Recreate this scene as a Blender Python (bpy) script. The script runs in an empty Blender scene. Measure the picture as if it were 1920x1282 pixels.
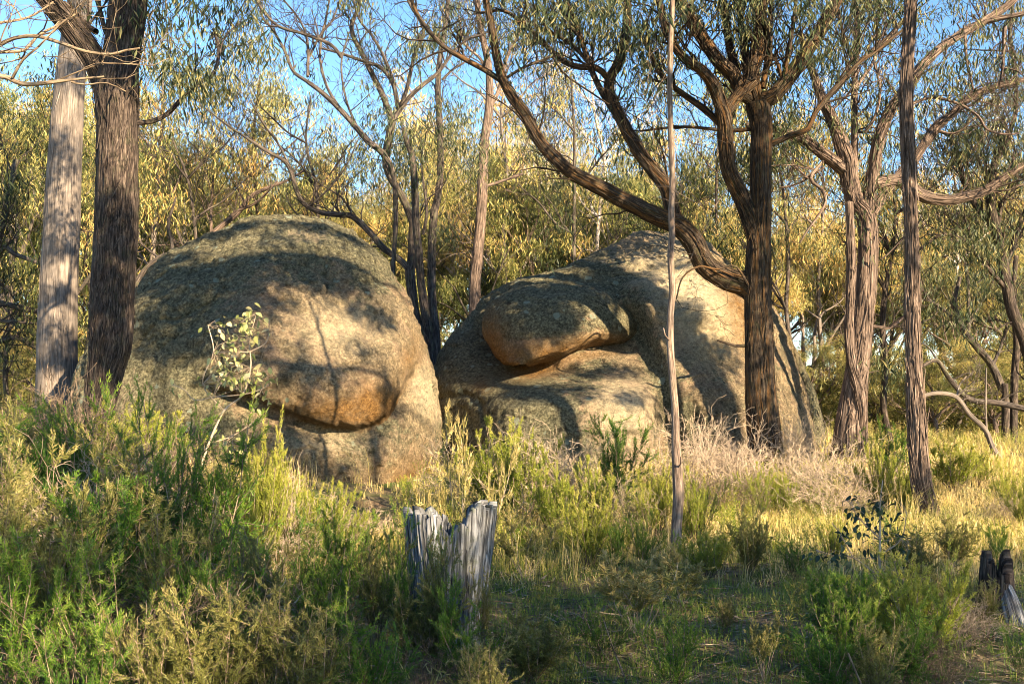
import bpy, math
import numpy as np
R_ = math.radians
scene = bpy.context.scene
col = scene.collection
# ------------------------------------------------------------------ camera, sky, sun, exposure
F = 1920 * 38.0 / 36.0
EYE = 1.6
HY = 783.0
cam_d = bpy.data.cameras.new('camera'); cam = bpy.data.objects.new('camera', cam_d); col.objects.link(cam)
cam.location = (0, 0, EYE); cam.rotation_euler = (R_(90), 0, 0)
cam_d.lens = 38; cam_d.sensor_width = 36; cam_d.shift_y = (HY - 641) / 1920
cam_d.clip_start = 0.05; cam_d.clip_end = 4000
scene.camera = cam
SUN_AZ = 40.0      # degrees to the right of straight behind the camera
SUN_EL = 22.0
L = np.array([math.sin(R_(SUN_AZ)) * math.cos(R_(SUN_EL)), -math.cos(R_(SUN_AZ)) * math.cos(R_(SUN_EL)), math.sin(R_(SUN_EL))])
w = bpy.data.worlds.new('World'); scene.world = w; w.use_nodes = True
nt = w.node_tree; nt.nodes.clear()
sky = nt.nodes.new('ShaderNodeTexSky'); sky.sky_type = 'NISHITA'; sky.sun_disc = False
sky.sun_elevation = R_(SUN_EL); sky.sun_rotation = math.atan2(L[0], L[1]); sky.air_density = 1.0; sky.dust_density = 0.0; sky.ozone_density = 2.2
bg = nt.nodes.new('ShaderNodeBackground'); bg.inputs[1].default_value = 0.08
wo = nt.nodes.new('ShaderNodeOutputWorld')
hs = nt.nodes.new('ShaderNodeHueSaturation'); hs.inputs['Saturation'].default_value = 1.16; nt.links.new(sky.outputs[0], hs.inputs['Color']); nt.links.new(hs.outputs[0], bg.inputs[0]); nt.links.new(bg.outputs[0], wo.inputs[0])
sd = bpy.data.lights.new('sun', 'SUN'); sd.energy = 5.0; sd.angle = R_(0.5); sd.color = (1.0, 0.81, 0.52)
so = bpy.data.objects.new('sun', sd); col.objects.link(so)
from mathutils import Vector
so.rotation_euler = Vector(L).to_track_quat('Z', 'Y').to_euler(); so.location = (20, -20, 20)
scene.view_settings.view_transform = 'Standard'; scene.view_settings.look = 'None'
scene.view_settings.exposure = 2.0; scene.view_settings.gamma = 1.0
scene.render.engine = 'CYCLES'
scene.cycles.max_bounces = 7; scene.cycles.diffuse_bounces = 4; scene.cycles.transmission_bounces = 4
scene.cycles.use_denoising = True; scene.cycles.filter_width = 1.0

# ------------------------------------------------------------------ helpers
def P(px, py, Y):
    return np.array([(px - 960) / F * Y, Y, EYE + (HY - py) / F * Y])
def hash3(i, j, k, s):
    h = (i.astype(np.int64) * 73856093) ^ (j.astype(np.int64) * 19349663) ^ (k.astype(np.int64) * 83492791) ^ (s * 2654435)
    h = (h ^ (h >> 13)) * 1274126177
    h = (h ^ (h >> 16)) & 0xffffff
    return h / float(0xffffff)
def vnoise(p, s=0):
    f = np.floor(p); t = p - f; t = t * t * (3 - 2 * t); f = f.astype(np.int64)
    r = 0
    for a in (0, 1):
        for b in (0, 1):
            for c in (0, 1):
                wgt = (t[:, 0] if a else 1 - t[:, 0]) * (t[:, 1] if b else 1 - t[:, 1]) * (t[:, 2] if c else 1 - t[:, 2])
                r = r + wgt * hash3(f[:, 0] + a, f[:, 1] + b, f[:, 2] + c, s)
    return r * 2 - 1
def fbm(p, octs=4, s=0, gain=.5):
    r = 0; a = 1.0
    for o in range(octs):
        r = r + a * vnoise(p * (2 ** o) + 17.3 * o, s + o); a *= gain
    return r
def sstep(a, b, x):
    t = np.clip((x - a) / (b - a), 0, 1); return t * t * (3 - 2 * t)
def norm(v):
    return v / np.maximum(np.linalg.norm(v, axis=-1, keepdims=True), 1e-9)
def gz(x, y):
    x = np.asarray(x, float); y = np.asarray(y, float)
    z = np.interp(y, [-30, 0, 5, 7, 10, 12, 14, 16, 18, 22, 30, 45, 80, 200, 700], [-1.2, 0, .1, .16, .28, .42, .58, .80, .96, 1.1, 1.1, .6, -1.5, -9, -40])
    z = z + .42 * sstep(-1.5, -5, x) * sstep(6, 11, y) - .12 * sstep(3, 0, np.abs(x + 1.2)) * sstep(10, 13, y)
    q = np.stack([x, y, x * 0], -1).reshape(-1, 3)
    n = (fbm(q * .45, 3, 5) * .07 + fbm(q * 2.1, 2, 9) * .018).reshape(x.shape)
    return z + n
def G(px, Y):
    x = (px - 960) / F * Y
    return np.array([x, Y, float(gz(np.array([x]), np.array([Y]))[0])])

class MB:
    def __init__(s): s.V = []; s.Q = []; s.T = []; s.A = []; s.B = []; s.n = 0
    def add(s, V, Q=None, T=None, var=0., bark=None):
        V = np.asarray(V, float)
        if Q is not None and len(Q): s.Q.append(np.asarray(Q) + s.n)
        if T is not None and len(T): s.T.append(np.asarray(T) + s.n)
        s.V.append(V); s.A.append(np.broadcast_to(np.asarray(var, float), (len(V),)))
        s.B.append(bark if bark is not None else V); s.n += len(V)
    def mesh(s, name, mat, smooth=False):
        V = np.concatenate(s.V) if s.V else np.zeros((0, 3))
        me = bpy.data.meshes.new(name)
        Q = np.concatenate(s.Q) if s.Q else np.zeros((0, 4), int)
        T = np.concatenate(s.T) if s.T else np.zeros((0, 3), int)
        me.vertices.add(len(V)); me.vertices.foreach_set('co', V.astype(np.float32).ravel())
        nl = Q.size + T.size
        me.loops.add(nl); me.loops.foreach_set('vertex_index', np.concatenate([Q.ravel(), T.ravel()]).astype(np.int32))
        me.polygons.add(len(Q) + len(T))
        st = np.concatenate([np.arange(len(Q)) * 4, Q.size + np.arange(len(T)) * 3]).astype(np.int32)
        me.polygons.foreach_set('loop_start', st)
        me.polygons.foreach_set('use_smooth', np.full(len(Q) + len(T), smooth))
        me.update(calc_edges=True)
        a = me.attributes.new('var', 'FLOAT', 'POINT'); a.data.foreach_set('value', np.concatenate(s.A).astype(np.float32))
        b = me.attributes.new('bark', 'FLOAT_VECTOR', 'POINT'); b.data.foreach_set('vector', np.concatenate(s.B).astype(np.float32).ravel())
        me.materials.append(mat); me.validate(); return me
    def obj(s, name, mat, parent=None, smooth=False, **kw):
        o = bpy.data.objects.new(name, s.mesh(name, mat, smooth)); col.objects.link(o)
        if parent is not None:
            o.parent = parent
            o.matrix_parent_inverse = parent.matrix_world.inverted()
        for k, v in kw.items(): o[k] = v
        return o
def thing(name, label, cat, loc, group=None):
    o = bpy.data.objects.new(name, None); col.objects.link(o); o.location = [float(v) for v in loc]
    from mathutils import Matrix
    o.matrix_world = Matrix.Translation(o.location)
    o['label'] = label; o['category'] = cat
    if group: o['group'] = group
    o.empty_display_size = .2
    return o

def catmull(p, step):
    p = np.asarray(p, float)
    if len(p) < 3:
        n = max(2, int(np.linalg.norm(p[-1, :3] - p[0, :3]) / step) + 1); t = np.linspace(0, 1, n)[:, None]; return p[0] * (1 - t) + p[-1] * t
    q = np.vstack([2 * p[0] - p[1], p, 2 * p[-1] - p[-2]]); out = []
    for i in range(1, len(q) - 2):
        n = max(1, int(np.linalg.norm(q[i + 1, :3] - q[i, :3]) / step + .5)); t = (np.arange(n) / n)[:, None]
        a, b, c, d = q[i - 1], q[i], q[i + 1], q[i + 2]
        out.append(.5 * (2 * b + (c - a) * t + (2 * a - 5 * b + 4 * c - d) * t * t + (3 * b - a - 3 * c + d) * t ** 3))
    out.append(p[-1][None]); return np.vstack(out)
def tube(mb, pts, rad, ns=6, step=None, ridge=0., seed=0, flare=0., var=0., freq=5.0, cap=True):
    pr = np.hstack([np.asarray(pts, float), np.asarray(rad, float)[:, None]])
    if step: pr = catmull(pr, step)
    p = pr[:, :3]; r = np.maximum(pr[:, 3], .0006)
    d = np.gradient(p, axis=0); d = norm(d); m = np.abs(d).mean(0); ref = np.zeros(3); ref[int(np.argmin(m))] = 1
    u = norm(np.cross(d, ref)); v = np.cross(d, u)
    n = len(p); t = np.arange(ns) / ns * 2 * math.pi
    c, s_ = np.cos(t), np.sin(t)
    sl = np.concatenate([[0], np.cumsum(np.linalg.norm(np.diff(p, axis=0), axis=1))])
    rr = np.repeat(r[:, None], ns, 1)
    R0 = max(float(r.max()), .004)
    bark = np.stack([np.repeat((c * R0)[None], n, 0), np.repeat((s_ * R0)[None], n, 0), np.repeat(sl[:, None], ns, 1)], -1).reshape(-1, 3)
    bark = bark + np.array([seed * 3.17 % 50, seed * 1.3 % 31, 0])
    if ridge:
        q = bark * np.array([1, 1, .11]) * (freq / .2)
        q = q + .35 * np.stack([vnoise(bark * 2.2, 3), vnoise(bark * 2.2, 4), 0 * q[:, 0]], -1)
        a = np.abs(vnoise(q, seed)); b = np.abs(vnoise(q * 2.1, seed + 1))
        big = fbm(bark * np.array([3, 3, .8]), 3, seed + 2)
        dsp = (.6 * np.minimum(a * 2.2, 1) + .4 * np.minimum(b * 2.2, 1) - .6) * ridge + big * ridge * .9
        rr = rr + dsp.reshape(n, ns) * (rr / R0)
    if flare:
        lob = 1 + .35 * np.cos(t * 5 + seed)[None] + .2 * np.cos(t * 3 + seed * 2)[None]
        rr = rr + flare * np.exp(-sl / (flare * 2.2))[:, None] * lob
    V = (p[:, None] + rr[..., None] * (c[None, :, None] * u[:, None] + s_[None, :, None] * v[:, None])).reshape(-1, 3)
    i = np.arange(n - 1)[:, None] * ns; j = np.arange(ns)[None]; j2 = (j + 1) % ns
    Q = np.stack([i + j, i + j2, i + ns + j2, i + ns + j], -1).reshape(-1, 4)
    T = None
    if cap:
        V = np.vstack([V, p[-1][None] + d[-1] * r[-1] * .5]); bark = np.vstack([bark, bark[-1:]])
        k = (n - 1) * ns; T = np.stack([k + np.arange(ns), k + (np.arange(ns) + 1) % ns, np.full(ns, n * ns)], -1)
    mb.add(V, Q, T, var, bark)
def leaves(mb, C, n, R, size, rng, droop=1.2, tone=None, aspect=.18, squash=.8, rnd=.8, tonev=.18, ovate=False):
    C = np.asarray(C, float).reshape(-1, 3)
    if len(C) == 0: return
    m = len(C); idx = np.repeat(np.arange(m), n); N = len(idx)
    R = np.broadcast_to(np.asarray(R, float), (m,))[idx]
    off = rng.normal(size=(N, 3)) * .5 * R[:, None]; off[:, 2] *= squash
    p = C[idx] + off
    d = norm(norm(rng.normal(size=(N, 3))) * rnd + np.array([0, 0, -droop]))
    sd_ = norm(np.cross(d, rng.normal(size=(N, 3))))
    nr = np.cross(d, sd_)
    Ls = size * rng.uniform(.6, 1.25, N)[:, None]; W = Ls * aspect * rng.uniform(.7, 1.2, N)[:, None]
    tn = (tone if tone is not None else rng.uniform(0, 1, m))
    var = np.clip(np.asarray(tn)[idx] + rng.normal(size=N) * tonev, 0, 1)
    if ovate:
        V = np.stack([p, p + d * Ls * .25 + sd_ * W * .42 + nr * W * .1, p + d * Ls * .65 + sd_ * W * .38 + nr * W * .1, p + d * Ls,
                      p + d * Ls * .65 - sd_ * W * .38 + nr * W * .1, p + d * Ls * .25 - sd_ * W * .42 + nr * W * .1], 1).reshape(-1, 3)
        b = np.arange(N)[:, None] * 6
        Q = np.vstack([b + np.array([0, 1, 2, 3]), b + np.array([0, 3, 4, 5])]); mb.add(V, Q, None, np.repeat(var, 6))
    else:
        V = np.stack([p, p + d * Ls * .4 + sd_ * W * .5, p + d * Ls + nr * Ls * .12, p + d * Ls * .45 - sd_ * W * .5], 1).reshape(-1, 3)
        b = np.arange(N)[:, None] * 4; mb.add(V, b + np.arange(4), None, np.repeat(var, 4))

# ------------------------------------------------------------------ materials
def newmat(name):
    m = bpy.data.materials.new(name); m.use_nodes = True; m.node_tree.nodes.clear(); return m, m.node_tree.nodes, m.node_tree.links
def ramp(N, stops, interp='LINEAR'):
    r = N.new('ShaderNodeValToRGB'); cr = r.color_ramp; cr.interpolation = interp
    while len(cr.elements) < len(stops): cr.elements.new(.5)
    for e, (p, c) in zip(cr.elements, stops): e.position = p; e.color = (*c, 1)
    return r
def attr(N, name): a = N.new('ShaderNodeAttribute'); a.attribute_name = name; return a
def noise(N, Lk, vec, scale, detail=4, rough=.6):
    n = N.new('ShaderNodeTexNoise'); n.inputs['Scale'].default_value = scale; n.inputs['Detail'].default_value = detail; n.inputs['Roughness'].default_value = rough
    if vec is not None: Lk.new(vec, n.inputs['Vector'])
    return n
def mapping(N, Lk, vec, sc):
    m = N.new('ShaderNodeMapping'); m.inputs['Scale'].default_value = sc; Lk.new(vec, m.inputs['Vector']); return m
def mix(N, Lk, fac, a, b, blend='MIX'):
    m = N.new('ShaderNodeMix'); m.data_type = 'RGBA'; m.blend_type = blend
    for sck, v in ((m.inputs[0], fac), (m.inputs[6], a), (m.inputs[7], b)):
        if isinstance(v, (int, float)): sck.default_value = v
        elif isinstance(v, tuple): sck.default_value = (*v, 1)
        else: Lk.new(v, sck)
    return m.outputs[2]
def math_(N, Lk, op, a, b=None, clamp=False):
    m = N.new('ShaderNodeMath'); m.operation = op; m.use_clamp = clamp
    for sck, v in ((m.inputs[0], a), (m.inputs[1], b)):
        if v is None: continue
        if isinstance(v, (int, float)): sck.default_value = v
        else: Lk.new(v, sck)
    return m.outputs[0]
def finish(N, Lk, colr, rough=.9, bump=None, bstr=.4, bdist=.01, trans=0., spec=.2):
    o = N.new('ShaderNodeOutputMaterial'); b = N.new('ShaderNodeBsdfPrincipled'); b.inputs['Roughness'].default_value = rough
    b.inputs['Specular IOR Level'].default_value = spec
    if isinstance(colr, tuple): b.inputs['Base Color'].default_value = (*colr, 1)
    else: Lk.new(colr, b.inputs['Base Color'])
    if bump is not None:
        bp = N.new('ShaderNodeBump'); bp.inputs['Strength'].default_value = bstr; bp.inputs['Distance'].default_value = bdist
        Lk.new(bump, bp.inputs['Height']); Lk.new(bp.outputs[0], b.inputs['Normal'])
    if trans:
        t = N.new('ShaderNodeBsdfTranslucent'); ms = N.new('ShaderNodeMixShader'); ms.inputs[0].default_value = trans
        if isinstance(colr, tuple): t.inputs[0].default_value = (*colr, 1)
        else: Lk.new(colr, t.inputs[0])
        Lk.new(b.outputs[0], ms.inputs[1]); Lk.new(t.outputs[0], ms.inputs[2]); Lk.new(ms.outputs[0], o.inputs[0])
    else: Lk.new(b.outputs[0], o.inputs[0])
def leafmat(name, stops, trans=.35, rough=.5, spec=.35, rand=0.):
    m, N, Lk = newmat(name); a = attr(N, 'var'); r = ramp(N, stops); v = a.outputs['Fac']
    if rand:
        oi = N.new('ShaderNodeObjectInfo')
        v = math_(N, Lk, 'ADD', v, math_(N, Lk, 'MULTIPLY', math_(N, Lk, 'SUBTRACT', oi.outputs['Random'], .5), rand), True)
    Lk.new(v, r.inputs[0])
    finish(N, Lk, r.outputs[0], rough, trans=trans, spec=spec); return m
def barkmat(name, lo, mid, hi, sc=1., stretch=.12, fur=.8, moss=None, bst=.6, patch=None, orange=None):
    m, N, Lk = newmat(name); a = attr(N, 'bark').outputs['Vector']
    mp = mapping(N, Lk, a, (1, 1, stretch))
    n1 = noise(N, Lk, mp.outputs[0], 55 * sc, 6, .65); n2 = noise(N, Lk, a, 3.0, 4); n3 = noise(N, Lk, mp.outputs[0], 160 * sc, 4)
    r = ramp(N, [(.32, lo), (.5, mid), (.7, hi)]); Lk.new(n1.outputs[0], r.inputs[0])
    c = r.outputs[0]
    r2 = ramp(N, [(.35, (.7, .7, .72)), (.65, (1.2, 1.15, 1.1))]); Lk.new(n2.outputs[0], r2.inputs[0])
    c = mix(N, Lk, 1.0, c, r2.outputs[0], 'MULTIPLY')
    if moss:
        n4 = noise(N, Lk, a, 6, 5, .7); r4 = ramp(N, [(.52, (0, 0, 0)), (.68, (1, 1, 1))]); Lk.new(n4.outputs[0], r4.inputs[0])
        c = mix(N, Lk, math_(N, Lk, 'MULTIPLY', r4.outputs[0], .55), c, moss)
    mp2 = mapping(N, Lk, a, (1, 1, stretch * 1.6)); nf = noise(N, Lk, mp2.outputs[0], 24 * sc, 3, .6); nf.inputs['Distortion'].default_value = .6
    fa = math_(N, Lk, 'ABSOLUTE', math_(N, Lk, 'SUBTRACT', nf.outputs[0], .5)); rf = ramp(N, [(0, (.16, .15, .15)), (.045, (1, 1, 1))]); Lk.new(fa, rf.inputs[0])
    c = mix(N, Lk, fur, c, rf.outputs[0], 'MULTIPLY')
    if orange:
        n5 = noise(N, Lk, mp.outputs[0], 14, 5, .7); r5 = ramp(N, [(.5, (0, 0, 0)), (.62, (1, 1, 1))]); Lk.new(n5.outputs[0], r5.inputs[0])
        c = mix(N, Lk, math_(N, Lk, 'MULTIPLY', r5.outputs[0], .6), c, orange)
    h = math_(N, Lk, 'ADD', math_(N, Lk, 'ADD', n1.outputs[0], math_(N, Lk, 'MULTIPLY', n3.outputs[0], .35)), math_(N, Lk, 'MULTIPLY', rf.outputs[0], fur))
    finish(N, Lk, c, .92, h, bst, .012); return m
M = {}
M['fibrous'] = barkmat('fibrous_bark', (.012, .009, .008), (.062, .046, .040), (.22, .17, .14), 1, .11, moss=(.045, .05, .028))
M['fibrous_warm'] = barkmat('fibrous_warm_bark', (.014, .010, .008), (.052, .038, .029), (.18, .135, .096), 1, .11, moss=(.05, .055, .022), orange=(.20, .095, .03))
M['pinkbark'] = barkmat('pink_brown_bark', (.03, .020, .017), (.15, .108, .088), (.40, .30, .25), .8, .08, .65)
M['saplingbark'] = barkmat('pinkish_sapling_bark', (.05, .035, .03), (.24, .175, .14), (.44, .34, .28), .8, .10, .5, moss=(.09, .09, .05))
M['palebark'] = barkmat('pale_grey_bark', (.075, .06, .052), (.195, .162, .142), (.36, .30, .265), .7, .06, .5, bst=.5)
M['whitebark'] = barkmat('white_gum_bark', (.34, .28, .24), (.58, .50, .45), (.72, .66, .60), .3, .3, .1, bst=.2)
M['limbbark'] = barkmat('grey_brown_limb_bark', (.022, .018, .017), (.09, .072, .064), (.24, .195, .17), .8, .1, moss=(.12, .13, .06))
M['dead'] = barkmat('dead_branch_wood', (.10, .07, .045), (.30, .22, .15), (.48, .38, .28), .8, .1)
M['greywood'] = barkmat('weathered_grey_wood', (.02, .02, .022), (.20, .20, .21), (.46, .46, .49), .8, .04, moss=(.06, .08, .03), bst=.9)
M['twig'] = barkmat('dry_twig', (.10, .07, .05), (.30, .22, .16), (.46, .35, .27), .5, .2)
M['pinktwig'] = barkmat('pinkish_dry_twig', (.24, .17, .12), (.50, .39, .29), (.68, .56, .44), .5, .2, .2)
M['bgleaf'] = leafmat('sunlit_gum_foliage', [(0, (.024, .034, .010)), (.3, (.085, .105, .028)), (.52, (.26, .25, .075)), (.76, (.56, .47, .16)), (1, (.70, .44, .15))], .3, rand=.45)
M['gumleaf'] = leafmat('grey_green_gum_foliage', [(0, (.022, .036, .014)), (.4, (.055, .075, .030)), (.75, (.13, .14, .06)), (1, (.28, .24, .10))], .3)
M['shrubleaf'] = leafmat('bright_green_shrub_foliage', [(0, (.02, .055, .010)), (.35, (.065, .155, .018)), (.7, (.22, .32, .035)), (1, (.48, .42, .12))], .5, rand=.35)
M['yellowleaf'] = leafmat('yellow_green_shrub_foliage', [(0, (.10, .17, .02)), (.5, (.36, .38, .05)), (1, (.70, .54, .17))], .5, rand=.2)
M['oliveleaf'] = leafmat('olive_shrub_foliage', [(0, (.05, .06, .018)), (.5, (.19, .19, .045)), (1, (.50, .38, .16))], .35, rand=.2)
M['ovateleaf'] = leafmat('ovate_sapling_leaf', [(0, (.16, .19, .06)), (.5, (.42, .40, .15)), (1, (.72, .60, .32))], .3)
M['darkovate'] = leafmat('blue_green_sapling_leaf', [(0, (.012, .028, .016)), (.6, (.03, .055, .03)), (1, (.07, .10, .05))], .25)
M['grass'] = leafmat('meadow_grass', [(0, (.06, .14, .016)), (.3, (.17, .26, .035)), (.5, (.45, .42, .10)), (.75, (.72, .54, .20)), (1, (.80, .62, .36))], .4)
M['litter'] = leafmat('fallen_leaf_litter', [(0, (.07, .045, .03)), (.5, (.20, .13, .08)), (1, (.42, .32, .22))], .1)
# ------------------------------------------------------------------ ground
def ground_mat():
    m, N, Lk = newmat('bush_ground_soil'); tc = N.new('ShaderNodeTexCoord').outputs['Object']
    n1 = noise(N, Lk, tc, 1.1, 5, .65); n2 = noise(N, Lk, tc, 14, 8, .75); n3 = noise(N, Lk, tc, 70, 4, .7)
    r1 = ramp(N, [(.25, (.07, .05, .034)), (.5, (.20, .145, .09)), (.75, (.40, .30, .18))]); Lk.new(n2.outputs[0], r1.inputs[0])
    r2 = ramp(N, [(.3, (.030, .052, .014)), (.7, (.11, .135, .03))]); Lk.new(n3.outputs[0], r2.inputs[0])
    k = ramp(N, [(.42, (0, 0, 0)), (.58, (1, 1, 1))]); Lk.new(n1.outputs[0], k.inputs[0])
    c = mix(N, Lk, k.outputs[0], r1.outputs[0], r2.outputs[0])
    finish(N, Lk, c, .95, math_(N, Lk, 'ADD', n2.outputs[0], n3.outputs[0]), .8, .03); return m
def ground():
    def ax(lo, hi, fine_lo, fine_hi, st):
        a = np.arange(fine_lo, fine_hi, st); l = [fine_lo]; s = st
        while l[-1] > lo: s *= 1.22; l.append(l[-1] - s)
        r = [fine_hi]; s = st
        while r[-1] < hi: s *= 1.22; r.append(r[-1] + s)
        return np.array(l[::-1][:-1] + list(a) + r)
    xs = ax(-700, 700, -9, 9, .09); ys = ax(-60, 700, 3, 24, .09)
    X, Y = np.meshgrid(xs, ys); Z = gz(X, Y)
    V = np.stack([X, Y, Z], -1).reshape(-1, 3); nx = len(xs)
    i = (np.arange(len(ys) - 1)[:, None] * nx + np.arange(nx - 1)[None]).ravel()
    mb = MB(); mb.add(V, np.stack([i, i + 1, i + nx + 1, i + nx], -1)); mb.obj('ground', ground_mat(), smooth=True, kind='structure')
ground()

# ------------------------------------------------------------------ rocks
def rock_mat():
    m, N, Lk = newmat('lichened_granite'); tc = N.new('ShaderNodeTexCoord').outputs['Object']
    st = attr(N, 'var').outputs['Fac']; bk = attr(N, 'bark').outputs['Vector']
    sep = N.new('ShaderNodeSeparateXYZ'); Lk.new(bk, sep.inputs[0])   # x lichen, y sunlit patches painted pale, z shade painted dark
    g = noise(N, Lk, tc, 27, 6, .95); r = ramp(N, [(.34, (.034, .026, .019)), (.43, (.15, .115, .083)), (.52, (.31, .245, .17)), (.64, (.62, .51, .38))]); Lk.new(g.outputs[0], r.inputs[0])
    c = r.outputs[0]
    b = noise(N, Lk, tc, 3.2, 9, .75); rb = ramp(N, [(.36, (.42, .44, .42)), (.64, (1.3, 1.2, 1.06))]); Lk.new(b.outputs[0], rb.inputs[0])
    c = mix(N, Lk, 1.0, c, rb.outputs[0], 'MULTIPLY')
    pk = noise(N, Lk, tc, 2.6, 4, .6); rp = ramp(N, [(.5, (0, 0, 0)), (.65, (1, 1, 1))]); Lk.new(pk.outputs[0], rp.inputs[0])
    c = mix(N, Lk, math_(N, Lk, 'MULTIPLY', rp.outputs[0], .25), c, (.42, .25, .19))
    c = mix(N, Lk, math_(N, Lk, 'MULTIPLY', sep.outputs[1], math_(N, Lk, 'MULTIPLY', g.outputs[0], 1.25), True), c, (.78, .66, .46))
    # green-grey crust lichen
    l1 = noise(N, Lk, tc, 9, 8, .8); l2 = noise(N, Lk, tc, 1.9, 3, .5)
    lf = math_(N, Lk, 'ADD', math_(N, Lk, 'ADD', l1.outputs[0], math_(N, Lk, 'MULTIPLY', l2.outputs[0], .6)), math_(N, Lk, 'MULTIPLY', sep.outputs[0], .42))
    rl = ramp(N, [(.85, (0, 0, 0)), (.91, (1, 1, 1))]); Lk.new(lf, rl.inputs[0])
    ln = noise(N, Lk, tc, 22, 6, .95); rln = ramp(N, [(.38, (.022, .024, .015)), (.5, (.115, .112, .07)), (.62, (.34, .32, .21))]); Lk.new(ln.outputs[0], rln.inputs[0])
    c = mix(N, Lk, math_(N, Lk, 'MULTIPLY', rl.outputs[0], .82), c, rln.outputs[0])
    m1 = noise(N, Lk, tc, 11, 7, .85); rm = ramp(N, [(.39, (.38, .36, .33)), (.49, (1.0, 1.0, .98)), (.60, (1.5, 1.45, 1.35))]); Lk.new(m1.outputs[0], rm.inputs[0])
    c = mix(N, Lk, .65, c, rm.outputs[0], 'MULTIPLY')
    # pale blue-grey rosettes
    vo = N.new('ShaderNodeTexVoronoi'); vo.inputs['Scale'].default_value = 6.5
    wn = noise(N, Lk, tc, 14, 4, .7)
    va = N.new('ShaderNodeVectorMath'); va.operation = 'MULTIPLY_ADD'; Lk.new(wn.outputs['Color'], va.inputs[0]); va.inputs[1].default_value = (.12,) * 3; Lk.new(tc, va.inputs[2])
    Lk.new(va.outputs[0], vo.inputs['Vector'])
    csep = N.new('ShaderNodeSeparateColor'); Lk.new(vo.outputs['Color'], csep.inputs[0])
    pick = math_(N, Lk, 'GREATER_THAN', csep.outputs[0], .72); rad = math_(N, Lk, 'LESS_THAN', vo.outputs['Distance'], math_(N, Lk, 'MULTIPLY', csep.outputs[1], .42))
    spot = math_(N, Lk, 'MULTIPLY', math_(N, Lk, 'MULTIPLY', pick, rad), math_(N, Lk, 'MULTIPLY', rl.outputs[0], .7))
    c = mix(N, Lk, spot, c, (.33, .37, .29))
    pick2 = math_(N, Lk, 'LESS_THAN', csep.outputs[0], .12); rad2 = math_(N, Lk, 'LESS_THAN', vo.outputs['Distance'], math_(N, Lk, 'MULTIPLY', csep.outputs[1], .3))
    c = mix(N, Lk, math_(N, Lk, 'MULTIPLY', math_(N, Lk, 'MULTIPLY', pick2, rad2), .75), c, (.035, .030, .022))
    # iron stain
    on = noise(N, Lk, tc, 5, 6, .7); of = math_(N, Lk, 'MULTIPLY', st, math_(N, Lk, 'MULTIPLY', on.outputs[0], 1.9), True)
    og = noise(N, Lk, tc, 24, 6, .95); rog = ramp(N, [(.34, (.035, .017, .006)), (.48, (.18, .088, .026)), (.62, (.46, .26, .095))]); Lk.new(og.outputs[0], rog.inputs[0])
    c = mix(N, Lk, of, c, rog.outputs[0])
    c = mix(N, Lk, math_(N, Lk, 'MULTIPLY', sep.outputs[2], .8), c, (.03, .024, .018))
    h = math_(N, Lk, 'ADD', math_(N, Lk, 'ADD', math_(N, Lk, 'MULTIPLY', g.outputs[0], .6), math_(N, Lk, 'MULTIPLY', m1.outputs[0], 1.2)), math_(N, Lk, 'ADD', math_(N, Lk, 'MULTIPLY', l1.outputs[0], 1.0), math_(N, Lk, 'MULTIPLY', ln.outputs[0], .5)))
    finish(N, Lk, c, .93, h, 1.0, .05); return m
M['rock'] = rock_mat()
def polyd(px, py, pts):
    """distance in pixels to a polyline and signed side"""
    best = np.full(px.shape, 1e9); side = np.zeros(px.shape)
    for (x0, y0), (x1, y1) in zip(pts[:-1], pts[1:]):
        dx, dy = x1 - x0, y1 - y0; t = np.clip(((px - x0) * dx + (py - y0) * dy) / (dx * dx + dy * dy), 0, 1)
        d = np.hypot(px - x0 - t * dx, py - y0 - t * dy); s = np.sign((px - x0) * dy - (py - y0) * dx)
        k = d < best; best = np.where(k, d, best); side = np.where(k, s, side)
    return best, side
def sunlit_pale(qx, qy): return np.clip(1.1 * blob(qx, qy, 1300, 540, 70, 105, -12) + .7 * blob(qx, qy, 1340, 620, 60, 50) + .8 * blob(qx, qy, 795, 735, 26, 50, -10) + .7 * blob(qx, qy, 1160, 770, 60, 60) + .5 * blob(qx, qy, 540, 445, 110, 16) + .45 * blob(qx, qy, 620, 830, 100, 30) + .5 * blob(qx, qy, 1200, 500, 60, 40) + .5 * blob(qx, qy, 650, 620, 80, 50), 0, 1)  # sunlit patches of both boulders, painted into the rock colour
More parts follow.
